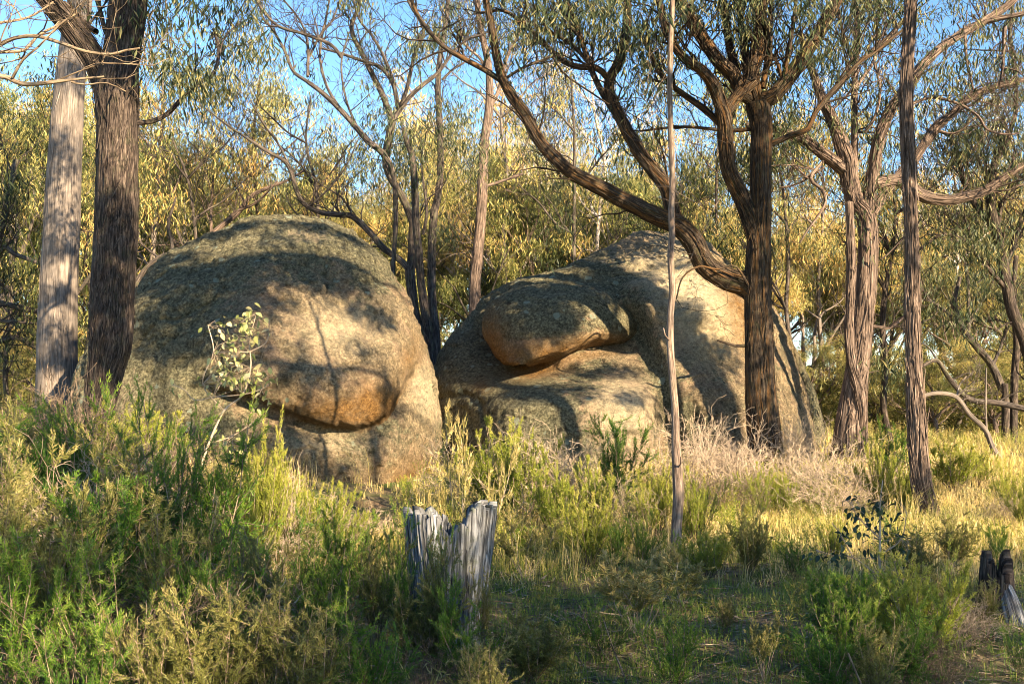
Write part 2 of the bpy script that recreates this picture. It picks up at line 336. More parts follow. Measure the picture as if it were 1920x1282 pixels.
def rock(name, rows, Y0, D, feat, parent, nr=220, nc=420, e=.9, seed=0, amp=1., tilt=0., extra=None):
    rows = np.array(rows, float); H = rows[-1, 0] - rows[0, 0]
    s = np.linspace(0.0, 1, nr); py = rows[0, 0] + H * (1 - np.cos(s * math.pi / 2)) ** 1.15
    def herm(c):
        x = rows[:, 0]; y = rows[:, c]; m = np.gradient(y, x); k = np.clip(np.searchsorted(x, py) - 1, 0, len(x) - 2)
        h = x[k + 1] - x[k]; t = (py - x[k]) / h
        return (2 * t**3 - 3 * t**2 + 1) * y[k] + (t**3 - 2 * t**2 + t) * h * m[k] + (-2 * t**3 + 3 * t**2) * y[k + 1] + (t**3 - t**2) * h * m[k + 1]
    lin = lambda c: np.interp(py, rows[:, 0], rows[:, c])
    xl, xr = .5 * (lin(1) + herm(1)), .5 * (lin(2) + herm(2))
    z = EYE + (HY - py) / F * Y0
    cx = (xl + xr) / 2; hw = (xr - xl) / 2
    cx = (cx - 960) / F * Y0; hw = hw / F * Y0
    v = (py - py[0]) / H; dh = D * np.sqrt(np.clip(1 - (1 - np.clip(v * 1.25, 0, 1)) ** 2, 0, 1)) * (1 + .12 * v)
    t = np.arange(nc) / nc * 2 * math.pi
    pw = lambda a: np.sign(a) * np.abs(a) ** e
    X = cx[:, None] + hw[:, None] * pw(np.cos(t))[None]; Yy = Y0 - tilt * (1 - v)[:, None] * -1 - dh[:, None] * pw(np.sin(t))[None]; Z = np.repeat(z[:, None], nc, 1)
    V = np.stack([X, Yy, Z], -1).reshape(-1, 3)
    front = np.repeat(np.clip(np.sin(t), 0, 1)[None] ** .6, nr, 0).ravel()
    qx = 960 + V[:, 0] / V[:, 1] * F; qy = HY - (V[:, 2] - EYE) / V[:, 1] * F
    dy, stain, lich, dark = feat(qx, qy, V)
    V[:, 1] -= dy * front
    c0 = V.mean(0); nrm = norm((V - c0) / np.array([max(hw.max(), .1), D, .5 * (z[0] - z[-1])]) ** 2 * 1.0)
    n = fbm(V * .7, 3, seed) * .10 + fbm(V * 2.4, 3, seed + 4) * .035 + fbm(V * 6, 4, seed + 8, .75) * .026 + np.minimum(fbm(V * 1.6, 2, seed + 12), -.35) * .12 + .04 - .03 * np.clip(1 - np.abs(fbm(V * .55, 2, seed + 30)) * 26, 0, 1) - .035 * np.clip(fbm(V * 5, 2, seed + 33) - .75, 0, 1) * 2
    V = V + nrm * (n * amp)[:, None]
    bark = np.stack([lich, sunlit_pale(qx, qy), dark], -1)
    i = np.arange(nr - 1)[:, None] * nc; j = np.arange(nc)[None]; j2 = (j + 1) % nc
    Q = np.stack([i + j, i + nc + j, i + nc + j2, i + j2], -1).reshape(-1, 4)
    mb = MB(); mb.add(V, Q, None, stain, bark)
    return mb.obj(name, M['rock'], parent, smooth=True)
def blob(qx, qy, cx, cy, rx, ry, ang=0):
    a = R_(ang); x = (qx - cx) * math.cos(a) + (qy - cy) * math.sin(a); y = -(qx - cx) * math.sin(a) + (qy - cy) * math.cos(a)
    return np.exp(-((x / rx) ** 2 + (y / ry) ** 2))
def featL(qx, qy, V):
    lip = np.interp(qx, [300, 400, 480, 520, 570, 620, 660, 690, 720, 745, 765, 785, 820], [728, 730, 748, 764, 786, 800, 804, 798, 776, 742, 705, 660, 600])
    win = sstep(330, 500, qx) * (1 - sstep(762, 800, qx))
    u = (lip - qy); up = np.clip(u / 78, 0, 1)
    prof = np.sqrt(np.clip(1 - (1 - up) ** 2, 0, 1)) * np.exp(-np.clip(u - 90, 0, 900) / 190.)
    dy = .50 * win * prof * (u > 0)
    dy -= .22 * win * np.exp(-((u + 12) / 26.) ** 2) * (u <= 4)
    dy += .20 * sstep(60, 200, -u) * win
    d, s = polyd(qx, qy, [(672, 440), (712, 505), (745, 570), (772, 640), (797, 720), (806, 800), (798, 900)])
    dy -= .07 * np.exp(-(d / 7) ** 2)
    d2, _ = polyd(qx, qy, [(690, 850), (705, 865), (712, 890)]); dy -= .05 * np.exp(-(d2 / 4) ** 2)
    for cr in ([(250, 650), (300, 600), (372, 585), (420, 540)], [(560, 420), (600, 455), (612, 500), (640, 540)], [(520, 850), (580, 838), (640, 856), (700, 850)]):
        d3, _ = polyd(qx + 5 * np.sin(qy / 9.), qy + 4 * np.sin(qx / 11.), cr); dy -= .055 * np.exp(-(d3 / 2.6) ** 2)
    for cx, cy, r in ((515, 476, 9), (575, 527, 9), (545, 540, 5), (640, 478, 6)): dy -= .06 * blob(qx, qy, cx, cy, r, r * .5)
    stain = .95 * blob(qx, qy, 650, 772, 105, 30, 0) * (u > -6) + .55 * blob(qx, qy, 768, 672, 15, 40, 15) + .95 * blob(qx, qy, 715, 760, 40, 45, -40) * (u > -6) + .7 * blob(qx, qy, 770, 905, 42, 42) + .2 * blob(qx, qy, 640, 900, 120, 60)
    lich = .06 + .75 * (1 - sstep(300, 520, qx)) + .6 * (1 - sstep(430, 570, qy)) + .35 * blob(qx, qy, 730, 500, 60, 110, 30) + .3 * blob(qx, qy, 690, 860, 70, 40) - .45 * blob(qx, qy, 640, 620, 190, 90) - .35 * blob(qx, qy, 540, 445, 90, 18)
    lich = lich - 1.2 * stain
    dark = .5 * blob(qx, qy, 560, 735, 75, 16, 8) + .5 * np.exp(-((u - 3) / 5.) ** 2) * win  # shadow band above the lip and shade in its crease, painted dark
    return dy, np.clip(stain, 0, 1), np.clip(lich, -1, 1), np.clip(dark, 0, 1)
bl = thing('granite_boulder', 'huge rounded granite boulder on the left with a brown stained overhanging lip', 'boulder', G(520, 17))
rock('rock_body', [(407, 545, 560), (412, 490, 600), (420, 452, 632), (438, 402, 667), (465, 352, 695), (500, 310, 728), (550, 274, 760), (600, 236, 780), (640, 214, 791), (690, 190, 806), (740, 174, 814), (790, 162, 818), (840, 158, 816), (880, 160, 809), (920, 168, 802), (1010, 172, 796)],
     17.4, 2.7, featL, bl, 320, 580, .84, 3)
def featR(qx, qy, V):
    dy = 0 * qx
    line = [(1172, 520), (1190, 570), (1215, 635), (1243, 715), (1268, 800), (1285, 880)]
    xs_ = np.interp(qy, [p[1] for p in line], [p[0] for p in line])
    dy += .55 * sstep(-26, 24, qx - xs_) * sstep(500, 600, qy)
    d, _ = polyd(qx, qy, [(1190, 600), (1222, 660), (1250, 740), (1262, 790)]); dy -= .10 * np.exp(-(d / 6) ** 2)
    dy -= .25 * blob(qx, qy, 1292, 800, 12, 52, -14)
    dy += .25 * blob(qx, qy, 1075, 548, 160, 30, 4)
    dy -= .8 * blob(qx, qy, 930, 640, 62, 60) + .45 * blob(qx, qy, 1140, 620, 50, 30) + .3 * blob(qx, qy, 1000, 690, 60, 16)
    dy += .75 * sstep(690, 770, qy) * (1 - sstep(1180, 1250, qx)) * sstep(840, 960, qx) + .35 * sstep(640, 760, qy)
    d, _ = polyd(qx, qy, [(820, 745), (880, 738), (905, 760), (915, 800)]); dy -= .18 * np.exp(-(d / 6) ** 2)
    d, _ = polyd(qx, qy, [(905, 760), (960, 720), (1010, 700)]); dy -= .07 * np.exp(-(d / 5) ** 2)
    dy += .25 * blob(qx, qy, 1330, 560, 70, 90, -20) - .12 * blob(qx, qy, 1262, 560, 26, 120, 0)
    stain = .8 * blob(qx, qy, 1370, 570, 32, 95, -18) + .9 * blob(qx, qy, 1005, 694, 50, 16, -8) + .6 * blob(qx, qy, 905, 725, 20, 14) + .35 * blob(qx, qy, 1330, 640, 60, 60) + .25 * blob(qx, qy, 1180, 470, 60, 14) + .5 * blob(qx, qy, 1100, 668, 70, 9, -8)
    lich = .04 + .8 * (1 - sstep(900, 1230, qx)) + .5 * blob(qx, qy, 1100, 540, 120, 40) + .7 * np.exp(-((qx - xs_ + 6) / 26.) ** 2) * sstep(540, 620, qy) - .4 * blob(qx, qy, 1160, 760, 60, 70) - 1.0 * blob(qx, qy, 1320, 550, 100, 120) + .45 * blob(qx, qy, 1320, 690, 50, 60)  # lichen thinned on the right face to carry its sunlit brightness
    dark = .6 * blob(qx, qy, 930, 640, 45, 50) + .6 * blob(qx, qy, 1292, 800, 12, 45, -14)  # shade of the cave under the nose and the base wedge, painted dark
    return dy, np.clip(stain, 0, 1), np.clip(lich - stain, -1, 1), np.clip(dark, 0, 1)
br = thing('granite_boulder', 'sprawling golden-lit granite boulder on the right with a rounded overhanging nose', 'boulder', G(1180, 20))
rock('rock_body', [(447, 1205, 1228), (451, 1185, 1262), (460, 1165, 1312), (475, 1142, 1346), (500, 1098, 1372), (522, 1040, 1386), (540, 940, 1398), (560, 908, 1410), (590, 884, 1440), (615, 858, 1452), (650, 832, 1462), (700, 814, 1476), (760, 806, 1490), (820, 800, 1502), (870, 796, 1512), (960, 790, 1520)],
     20.3, 2.9, featR, br, 320, 580, .86, 21)
def featN(qx, qy, V):
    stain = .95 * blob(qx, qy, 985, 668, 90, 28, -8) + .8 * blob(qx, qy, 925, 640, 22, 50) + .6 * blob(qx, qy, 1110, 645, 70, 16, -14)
    lich = .9 * (1 - sstep(600, 665, qy)) - .5 * blob(qx, qy, 1090, 610, 50, 40) - stain
    return -.3 * sstep(1080, 1200, qx), np.clip(stain, 0, 1), np.clip(lich, -1, 1), 0 * qx
o = rock('overhanging_nose', [(533, 1035, 1060), (538, 985, 1130), (548, 945, 1163), (565, 920, 1186), (585, 908, 1198), (605, 904, 1204), (625, 906, 1203), (640, 911, 1190), (653, 918, 1150), (666, 926, 1100), (677, 935, 1055), (686, 945, 1012), (690, 962, 992)], 18.4, 1.3, featN, br, 150, 300, .9, 31, .5)
o['label'] = 'rounded jutting nose of rock with orange stained underside'
def featS(qx, qy, V):
    d, _ = polyd(qx, qy, [(1452, 610), (1490, 690), (1520, 780)]); d2, _ = polyd(qx, qy, [(1447, 640), (1478, 720), (1500, 800)])
    return -.14 * np.exp(-(d / 5) ** 2) - .16 * np.exp(-(d2 / 5) ** 2), .3 * blob(qx, qy, 1480, 640, 20, 60, -25), .7 + 0 * qx, .5 * np.exp(-(d / 5) ** 2)  # groove shade painted dark as well
o = rock('leaning_slab', [(575, 1436, 1441), (600, 1440, 1456), (650, 1446, 1486), (700, 1455, 1508), (750, 1466, 1527), (800, 1478, 1540), (870, 1490, 1552), (930, 1495, 1558)], 19.6, .8, featS, br, 140, 160, .9, 41, .45)
o['label'] = 'grooved slab leaning against the right end of the boulder'
def featP(qx, qy, V): return 0 * qx, .35 + 0 * qx, .05 + .3 * blob(qx, qy, 1465, 800, 20, 20), 0 * qx
sp = thing('standing_stone', 'narrow pointed pale stone standing right of the forked trunk by the dry bushes', 'rock', G(1472, 16.6))
rock('rock_spike', [(772, 1459, 1461), (790, 1458, 1465), (815, 1458, 1471), (845, 1460, 1477), (870, 1461, 1481), (905, 1460, 1484)], 16.6, .16, featP, sp, 60, 60, .9, 51, .12)
def featK(qx, qy, V): return 0 * qx, .25 + 0 * qx, .1 + 0 * qx, 0 * qx
sp = thing('low_rock', 'small pale rock low in the grass left of the grey stump', 'rock', G(690, 14))
rock('rock_body', [(932, 650, 665), (938, 632, 690), (950, 612, 722), (968, 604, 742), (990, 602, 750), (1020, 600, 752)], 13.6, .5, featK, sp, 70, 140, .9, 61, .5)
# ------------------------------------------------------------------ trees
def grow(rng, p, d, Ln, r, lvl, mx, tubes, tips, up=.25, wig=.28, nch=(2, 4), ang=.8, shrink=.62):
    n = 5; pts = [p]; rad = [r]; d = norm(np.asarray(d, float))
    for i in range(n):
        d = norm(d + rng.normal(size=3) * wig + np.array([0, 0, up * .25])); pts.append(pts[-1] + d * Ln / n); rad.append(r * (1 - .7 * (i + 1) / n))
    tubes.append((np.array(pts), np.array(rad), lvl))
    if lvl >= mx: tips.append(pts[-1]); tips.append(pts[-3]); return
    for k in range(rng.integers(nch[0], nch[1] + 1)):
        i = int(rng.integers(2, n + 1)); a = norm(rng.normal(size=3)); dd = norm(pts[i] - pts[i - 1])
        a = norm(a - dd * np.dot(a, dd)); nd = norm(dd * math.cos(ang * rng.uniform(.5, 1.1)) + a * math.sin(ang * rng.uniform(.5, 1.1)) + np.array([0, 0, up]))
        grow(rng, pts[i], nd, Ln * shrink * rng.uniform(.7, 1.25), rad[i] * .75, lvl + 1, mx, tubes, tips, up, wig, nch, ang, shrink)
def tubes_to(mb, tubes, ns=4, minr=.003):
    for p, r, l in tubes: tube(mb, p, np.maximum(r, minr), 3 if l > 1 else ns, cap=False)

def bark_strips(mb, src, n, rng):
    tot = np.array([len(c) for c, f in src], float)
    for k in range(n):
        c, fl = src[int(rng.choice(len(src), p=tot / tot.sum()))]; m = int(rng.integers(5, 14)); i = int(rng.random() ** 1.3 * max(len(c) - m - 1, 1)); seg = c[i:i + m + 1:max(1, m // 5)]
        if len(seg) < 3: continue
        d = norm(seg[-1, :3] - seg[0, :3]); a = rng.normal(size=3); a[1] -= .8; a = norm(a - d * np.dot(a, d)); b = np.cross(d, a); u = np.linspace(0, 1, len(seg)); free = rng.choice([0, 1])
        lift = .004 + (u if free else 1 - u) ** 3 * rng.uniform(.0, .035); w = np.sin(np.pi * np.clip(u * .9 + .05, 0, 1)) * rng.uniform(.004, .014)
        w[0] *= .6; ang = rng.normal() * .25 * u; o_ = a[None] * np.cos(ang)[:, None] + b[None] * np.sin(ang)[:, None]; p = seg[:, :3] + o_ * (seg[:, 3] * 1.03 + lift)[:, None]; sd_ = np.cross(d[None], o_)
        V = np.stack([p - sd_ * w[:, None], p + o_ * .004, p + sd_ * w[:, None]], 1).reshape(-1, 3); j = np.arange(len(seg) - 1)[:, None] * 3
        bk = np.stack([np.tile([0, .01, .02], len(seg)) + k * .37 % 5, np.full(len(V), k * .11 % 3), np.repeat(u * .4, 3)], -1)
        mb.add(V, np.vstack([j + np.array([0, 1, 4, 3]), j + np.array([1, 2, 5, 4])]), None, 0, bk)

def hero(name, label, cat, Y, bark, stems, twig=None, clumps=(), leafm='gumleaf', seed=0, twn=0, leafy=0., lsize=.155, ridge=.014, group=None, twmat=None, leafn=14, base=None, twl=1.0, dY=1.0, strips=0):
    rng = np.random.default_rng(seed + 100)
    b = base if base else stems[0]['p'][0]
    th = thing(name, label, cat, G(b[0], Y), group); strip_src = []; known = []; mbt = MB(); tubes = []; tips = []
    for si, s in enumerate(stems):
        p = np.array(s['p'], float); wd = s['w']; n = len(p)
        wd = np.interp(np.linspace(0, 1, n), np.linspace(0, 1, len(wd)), wd)
        y0 = Y + s.get('y', 0)
        if si and known and not s.get('own'):
            K = np.array([k[:3] for k in known]); j = int(np.argmin(np.hypot(K[:, 0] - p[0, 0], K[:, 1] - p[0, 1]))); y0 = K[j, 2]
        cum = np.concatenate([[0], np.cumsum(np.hypot(*np.diff(p, axis=0).T))]); sl = s.get('d', rng.uniform(-1, 1) * dY if si else 0.)
        Ys = y0 + sl * cum / 400. + .12 * np.sin(cum / 90 + si) * (0 if s.get('t') else 1) * (cum > 0)
        W = np.array([P(a, c, yy) for (a, c), yy in zip(p, Ys)]); r = wd / 2 / F * Ys
        if s.get('t') and s.get('root', True):
            gzv = float(gz(np.array([W[0, 0]]), np.array([W[0, 1]]))[0])
            if W[0, 2] > gzv - .1:
                W = np.vstack([[W[0, 0] - (W[1, 0] - W[0, 0]) * .1, W[0, 1], gzv - .25], W]); r = np.concatenate([[r[0] * 1.12], r]); Ys = np.concatenate([[Ys[0]], Ys]); p = np.vstack([p[:1], p])
        big = r.max() > .07
        mb = MB(); ns = 72 if r.max() > .14 else (40 if big else (12 if r.max() > .03 else 7))
        rg = s.get('ridge', ridge) * (1 if r.max() > .14 else .55) if big else 0
        if big: strip_src.append((catmull(np.hstack([W, r[:, None]]), .05), s.get('fl', 0.)))
        tube(mb, W, r, ns, .03 if big else .09, rg, seed + si * 7, flare=s.get('fl', 0.), freq=s.get('f', 6.))
        mb.obj('trunk' if s.get('t') else 'limb', M[s.get('m', bark)], th, smooth=True)
        for k in range(len(p)): known.append((p[k, 0], p[k, 1], Ys[k], W[k], r[k]))
        cs = catmull(np.hstack([W, r[:, None]]), .25)
        nt_ = int(s.get('tw', twn if not s.get('t') else 0) * 1.5)
        for k in range(nt_):
            i = int(rng.integers(len(cs) // 5, len(cs))); i = min(max(i, 1), len(cs) - 1); dd = norm(cs[i, :3] - cs[i - 1, :3])
            a = rng.normal(size=3); a[1] *= .6; a = norm(a); nd = norm(dd * .7 + a * .7 + np.array([0, 0, .35]))
            lt = []; grow(rng, cs[i, :3], nd, rng.uniform(.5, 1.3) * twl, min(cs[i, 3] * .5, .018), 1, 3, tubes, lt, .22, .3)
            if rng.random() < s.get('leafy', leafy): tips += lt
    for (cx, cy, rx, ry, cn) in clumps:
        for k in range(int(cn * .68 + .5)):
            a = rng.uniform(0, 2 * math.pi); q = math.sqrt(rng.random()); qx, qy = cx + rx * q * math.cos(a), cy + ry * q * math.sin(a)
            K = np.array([k_[:2] for k_ in known]); j = int(np.argmin(np.hypot(K[:, 0] - qx, K[:, 1] - qy) + rng.uniform(0, 60, len(K)))); kk = known[j]
            yy = kk[2] + rng.uniform(-.9, .9); e = P(qx, qy, yy); m_ = (kk[3] + e) / 2 + rng.normal(size=3) * .12 + np.array([0, 0, .2])
            tubes.append((np.array([kk[3], m_, e]), np.array([min(kk[4] * .4, .013), .007, .003]), 1))
            lt = []; grow(rng, e, norm(e - m_), .35, .005, 2, 3, tubes, lt, .0, .4); tips += lt[:5]
    if strips and strip_src: mb = MB(); bark_strips(mb, strip_src, strips, rng); mb.obj('loose_bark', M[bark], th, kind='stuff')
    if tubes:
        mb = MB(); tubes_to(mb, tubes); o = mb.obj('twigs', M[twmat or bark], th, kind='stuff')
    if tips:
        tips = np.array(tips); mb = MB(); leaves(mb, tips, leafn, .34, lsize, rng, aspect=.17)
        mb.obj('foliage', M[leafm], th, kind='stuff')
    return th
T = lambda p, w, **k: dict(p=p, w=w, t=True, **k)
B_ = lambda p, w, **k: dict(p=p, w=w, **k)

# -- left pair
hero('gum_tree', 'pale smooth-barked straight gum trunk at the left, behind the dark forked one', 'tree', 18, 'palebark',
     [T([(108, 760), (107, 700), (108, 600), (112, 500), (117, 400), (122, 290), (129, 180), (138, 90), (150, 0), (160, -90), (172, -250)], [80, 74, 70, 66, 64, 60, 55, 50, 44, 40, 34], ridge=.006, fl=.06),
      B_([(160, -80), (200, -160), (260, -230), (310, -330)], [20, 8], m='palebark'), B_([(165, -120), (120, -200), (80, -300)], [18, 8])],
     seed=1, strips=60, twn=4, leafy=.8, clumps=[(250, -180, 90, 90, 8), (90, -230, 80, 60, 6)])
hero('gum_tree', 'dark furrowed gum trunk forking near the top left of the photo, beside the left boulder', 'tree', 13, 'fibrous',
     [T([(184, 790), (190, 740), (198, 690), (207, 640), (211, 560), (216, 480), (219, 400), (220, 320), (221, 240), (220, 180), (226, 120), (234, 60), (240, 0), (244, -60), (250, -170), (240, -330)], [52, 58, 66, 76, 76, 74, 74, 73, 73, 80, 68, 66, 66, 60, 52, 40], ridge=.018, fl=.0, f=5.5),
      B_([(206, 200), (195, 160), (178, 115), (158, 84), (128, 45), (95, 5), (60, -40), (20, -110)], [44, 46, 46, 44, 38, 30], d=-.4, ridge=.014),
      B_([(180, 60), (165, 50), (140, 25), (120, 5)], [12, 8]),
      B_([(245, 236), (258, 231), (285, 228), (312, 215), (336, 191), (356, 171), (372, 154), (396, 144), (408, 117), (409, 84), (403, 67)], [10, 9, 8, 7, 5], d=1., tw=2),
      B_([(362, 151), (367, 127), (366, 77)], [5, 3], tw=1), B_([(361, 144), (352, 104), (342, 96)], [4, 2], tw=1), B_([(339, 181), (336, 154), (319, 111), (312, 50)], [4, 2], tw=2),
      B_([(408, 124), (418, 77), (433, 57), (450, 44)], [4, 2], tw=2), B_([(196, 55), (188, 20), (184, -20)], [9, 6]),
      B_([(246, -100), (300, -170), (380, -230), (450, -300)], [16, 8]), B_([(40, -80), (-40, -130), (-120, -190)], [16, 8])],
     seed=2, strips=420, twn=3, leafy=.25, clumps=[(305, 20, 50, 40, 4), (270, 75, 40, 30, 3), (430, 85, 25, 28, 3), (320, -120, 110, 90, 16), (20, -140, 120, 60, 8), (560, -120, 90, 50, 3)])
hero('dead_tree', 'bare dead gum whose thin tan branches reach in over the trunks from the left edge', 'tree', 10.5, 'dead',
     [T([(-150, 1100), (-140, 800), (-125, 500), (-120, 300), (-115, 100), (-110, -100)], [40, 34, 30, 24, 18]),
      B_([(-118, 150), (-60, 110), (0, 84), (27, 72), (67, 68), (111, 80), (161, 97), (208, 102), (235, 95), (262, 91)], [12, 9, 7, 7, 6, 5, 3], d=-.3, m='dead', tw=2),
      B_([(-120, 190), (-60, 160), (0, 143), (44, 158), (101, 154), (141, 149), (195, 144)], [13, 11, 9, 8, 5, 3], d=-.2, tw=2),
      B_([(134, 154), (161, 159), (201, 156), (236, 172)], [4, 2], d=0), B_([(24, 145), (44, 111), (70, 90), (111, 47), (141, 27)], [6, 4, 3], d=0, tw=1),
      B_([(-115, 60), (-50, 48), (0, 43), (50, 34), (77, 20), (100, 4)], [7, 5, 3], d=.3), B_([(-115, 110), (-40, 100), (0, 98), (47, 94), (70, 67), (104, 50), (112, 40)], [8, 6, 4], d=.3),
      B_([(40, 35), (30, 18), (8, 0)], [3, 2]), B_([(47, 95), (40, 110), (0, 120)], [4, 2])],
     seed=3, twn=1, leafy=0)
# -- clump of thin stems behind the boulders
hero('gum_tree', 'many-stemmed slender gum rising from the gap between the two boulders', 'tree', 22, 'limbbark',
     [T([(812, 720), (806, 660), (794, 620), (780, 594), (769, 518), (772, 490), (774, 436), (772, 413), (754, 369), (732, 332), (724, 302), (729, 262), (736, 228)], [30, 28, 26, 18, 19, 18, 15, 14, 14, 14, 15, 15, 14], root=True),
      B_([(736, 228), (717, 178), (690, 124), (677, 97), (662, 67), (660, 44), (672, 17), (677, -10), (690, -80)], [12, 10, 9, 7, 6], tw=9),
      B_([(736, 228), (751, 205), (767, 183), (791, 161), (821, 137), (848, 101), (875, 75), (902, 67)], [10, 9, 8, 5, 4], tw=7),
      B_([(747, 205), (737, 158), (714, 127), (684, 116), (640, 101), (600, 90)], [9, 7, 4], tw=6),
      B_([(750, 200), (757, 185), (766, 154), (778, 101), (794, 64), (788, 40), (767, 5), (755, -40)], [8, 7, 6, 5], tw=6),
      B_([(741, 160), (720, 107), (697, 67), (674, 37), (660, -10)], [6, 4], tw=5),
      B_([(769, 512), (762, 500), (748, 486), (719, 465), (694, 436), (662, 407), (640, 403), (604, 399), (570, 382), (554, 352), (547, 325), (533, 302), (503, 285), (476, 268), (446, 248), (413, 225), (392, 208)], [13, 12, 12, 11, 10, 9, 8, 6, 4, 3], d=-.6, tw=10),
      B_([(545, 318), (525, 275), (500, 240), (486, 218), (470, 188)], [5, 3], tw=3), B_([(580, 388), (620, 350), (650, 310), (668, 270)], [4, 2], tw=3), B_([(662, 405), (640, 370), (600, 345), (585, 330)], [4, 2], tw=3),
      T([(806, 665), (796, 579), (789, 526), (785, 472), (780, 420), (777, 335), (772, 292), (764, 268), (755, 240)], [20, 17, 15, 15, 14, 13, 12, 10, 7], y=.35),
      T([(818, 660), (812, 579), (809, 526), (810, 465), (814, 400), (821, 369), (826, 302), (823, 201), (821, 161), (826, 101), (835, 50), (841, 0), (850, -100)], [17, 16, 16, 16, 14, 13, 12, 11, 10, 9, 8, 6], y=-.2, tw=6),
      B_([(793, 440), (800, 400), (795, 350), (790, 300), (800, 250)], [6, 3], tw=3), B_([(829, 150), (850, 130), (880, 110), (895, 80)], [5, 3], tw=3), B_([(780, 430), (796, 380), (830, 350), (850, 300)], [4, 2], tw=3)],
     seed=4, twn=3, leafy=.12, twmat='limbbark', clumps=[(735, 240, 55, 50, 16), (780, 260, 60, 60, 16), (845, 225, 30, 60, 8), (690, 300, 35, 40, 6), (720, 60, 60, 60, 6), (830, 60, 70, 60, 6), (800, 180, 50, 40, 6)], twl=.9, ridge=.008, lsize=.15)
hero('gum_tree', 'bare-limbed gum with fine arching twigs against the blue sky left of centre', 'tree', 20, 'limbbark',
     [T([(735, 640), (736, 520), (742, 420), (738, 330), (720, 290), (690, 265), (673, 245), (640, 208), (604, 174), (577, 154)], [8, 8, 9, 10, 12, 12, 11, 10, 9, 8], y=1.5),
      B_([(577, 154), (550, 134), (533, 94), (510, 54), (493, 34), (486, 0), (480, -40)], [7, 5, 4], tw=9), B_([(577, 144), (577, 84), (563, 40), (523, -10)], [6, 3], tw=8),
      B_([(580, 107), (600, 67), (624, 37), (640, -10)], [5, 3], tw=7), B_([(640, 108), (620, 84), (570, 64), (523, 50), (493, 20), (470, -20)], [7, 6, 4], tw=9), B_([(640, 208), (612, 160), (600, 100), (612, 30), (622, -20)], [6, 5, 3], tw=8), B_([(673, 245), (650, 190), (640, 120), (655, 60)], [5, 3], tw=5)],
     seed=5, twn=6, leafy=.04, twl=.95, clumps=[(478, 75, 34, 40, 4), (590, 120, 20, 20, 2)])
hero('gum_tree', 'tall straight slender gum standing alone behind the saddle of the right boulder', 'tree', 24, 'pinkbark',
     [T([(888, 640), (889, 590), (891, 526), (896, 472), (902, 400), (905, 335), (908, 268), (917, 201), (917, 134), (908, 84), (898, 34), (893, -20), (890, -120)], [24, 22, 21, 21, 20, 20, 17, 15, 13, 12, 11, 10, 8]),
      B_([(908, 350), (940, 340), (970, 330), (980, 326)], [6, 4], tw=2), B_([(914, 210), (935, 170), (950, 110), (975, 60), (990, 10)], [8, 5], tw=5), B_([(917, 140), (900, 110), (870, 80), (860, 30)], [6, 4], tw=4)],
     seed=6, twn=3, leafy=.3, clumps=[(930, 30, 70, 40, 8), (870, 20, 40, 40, 5)])
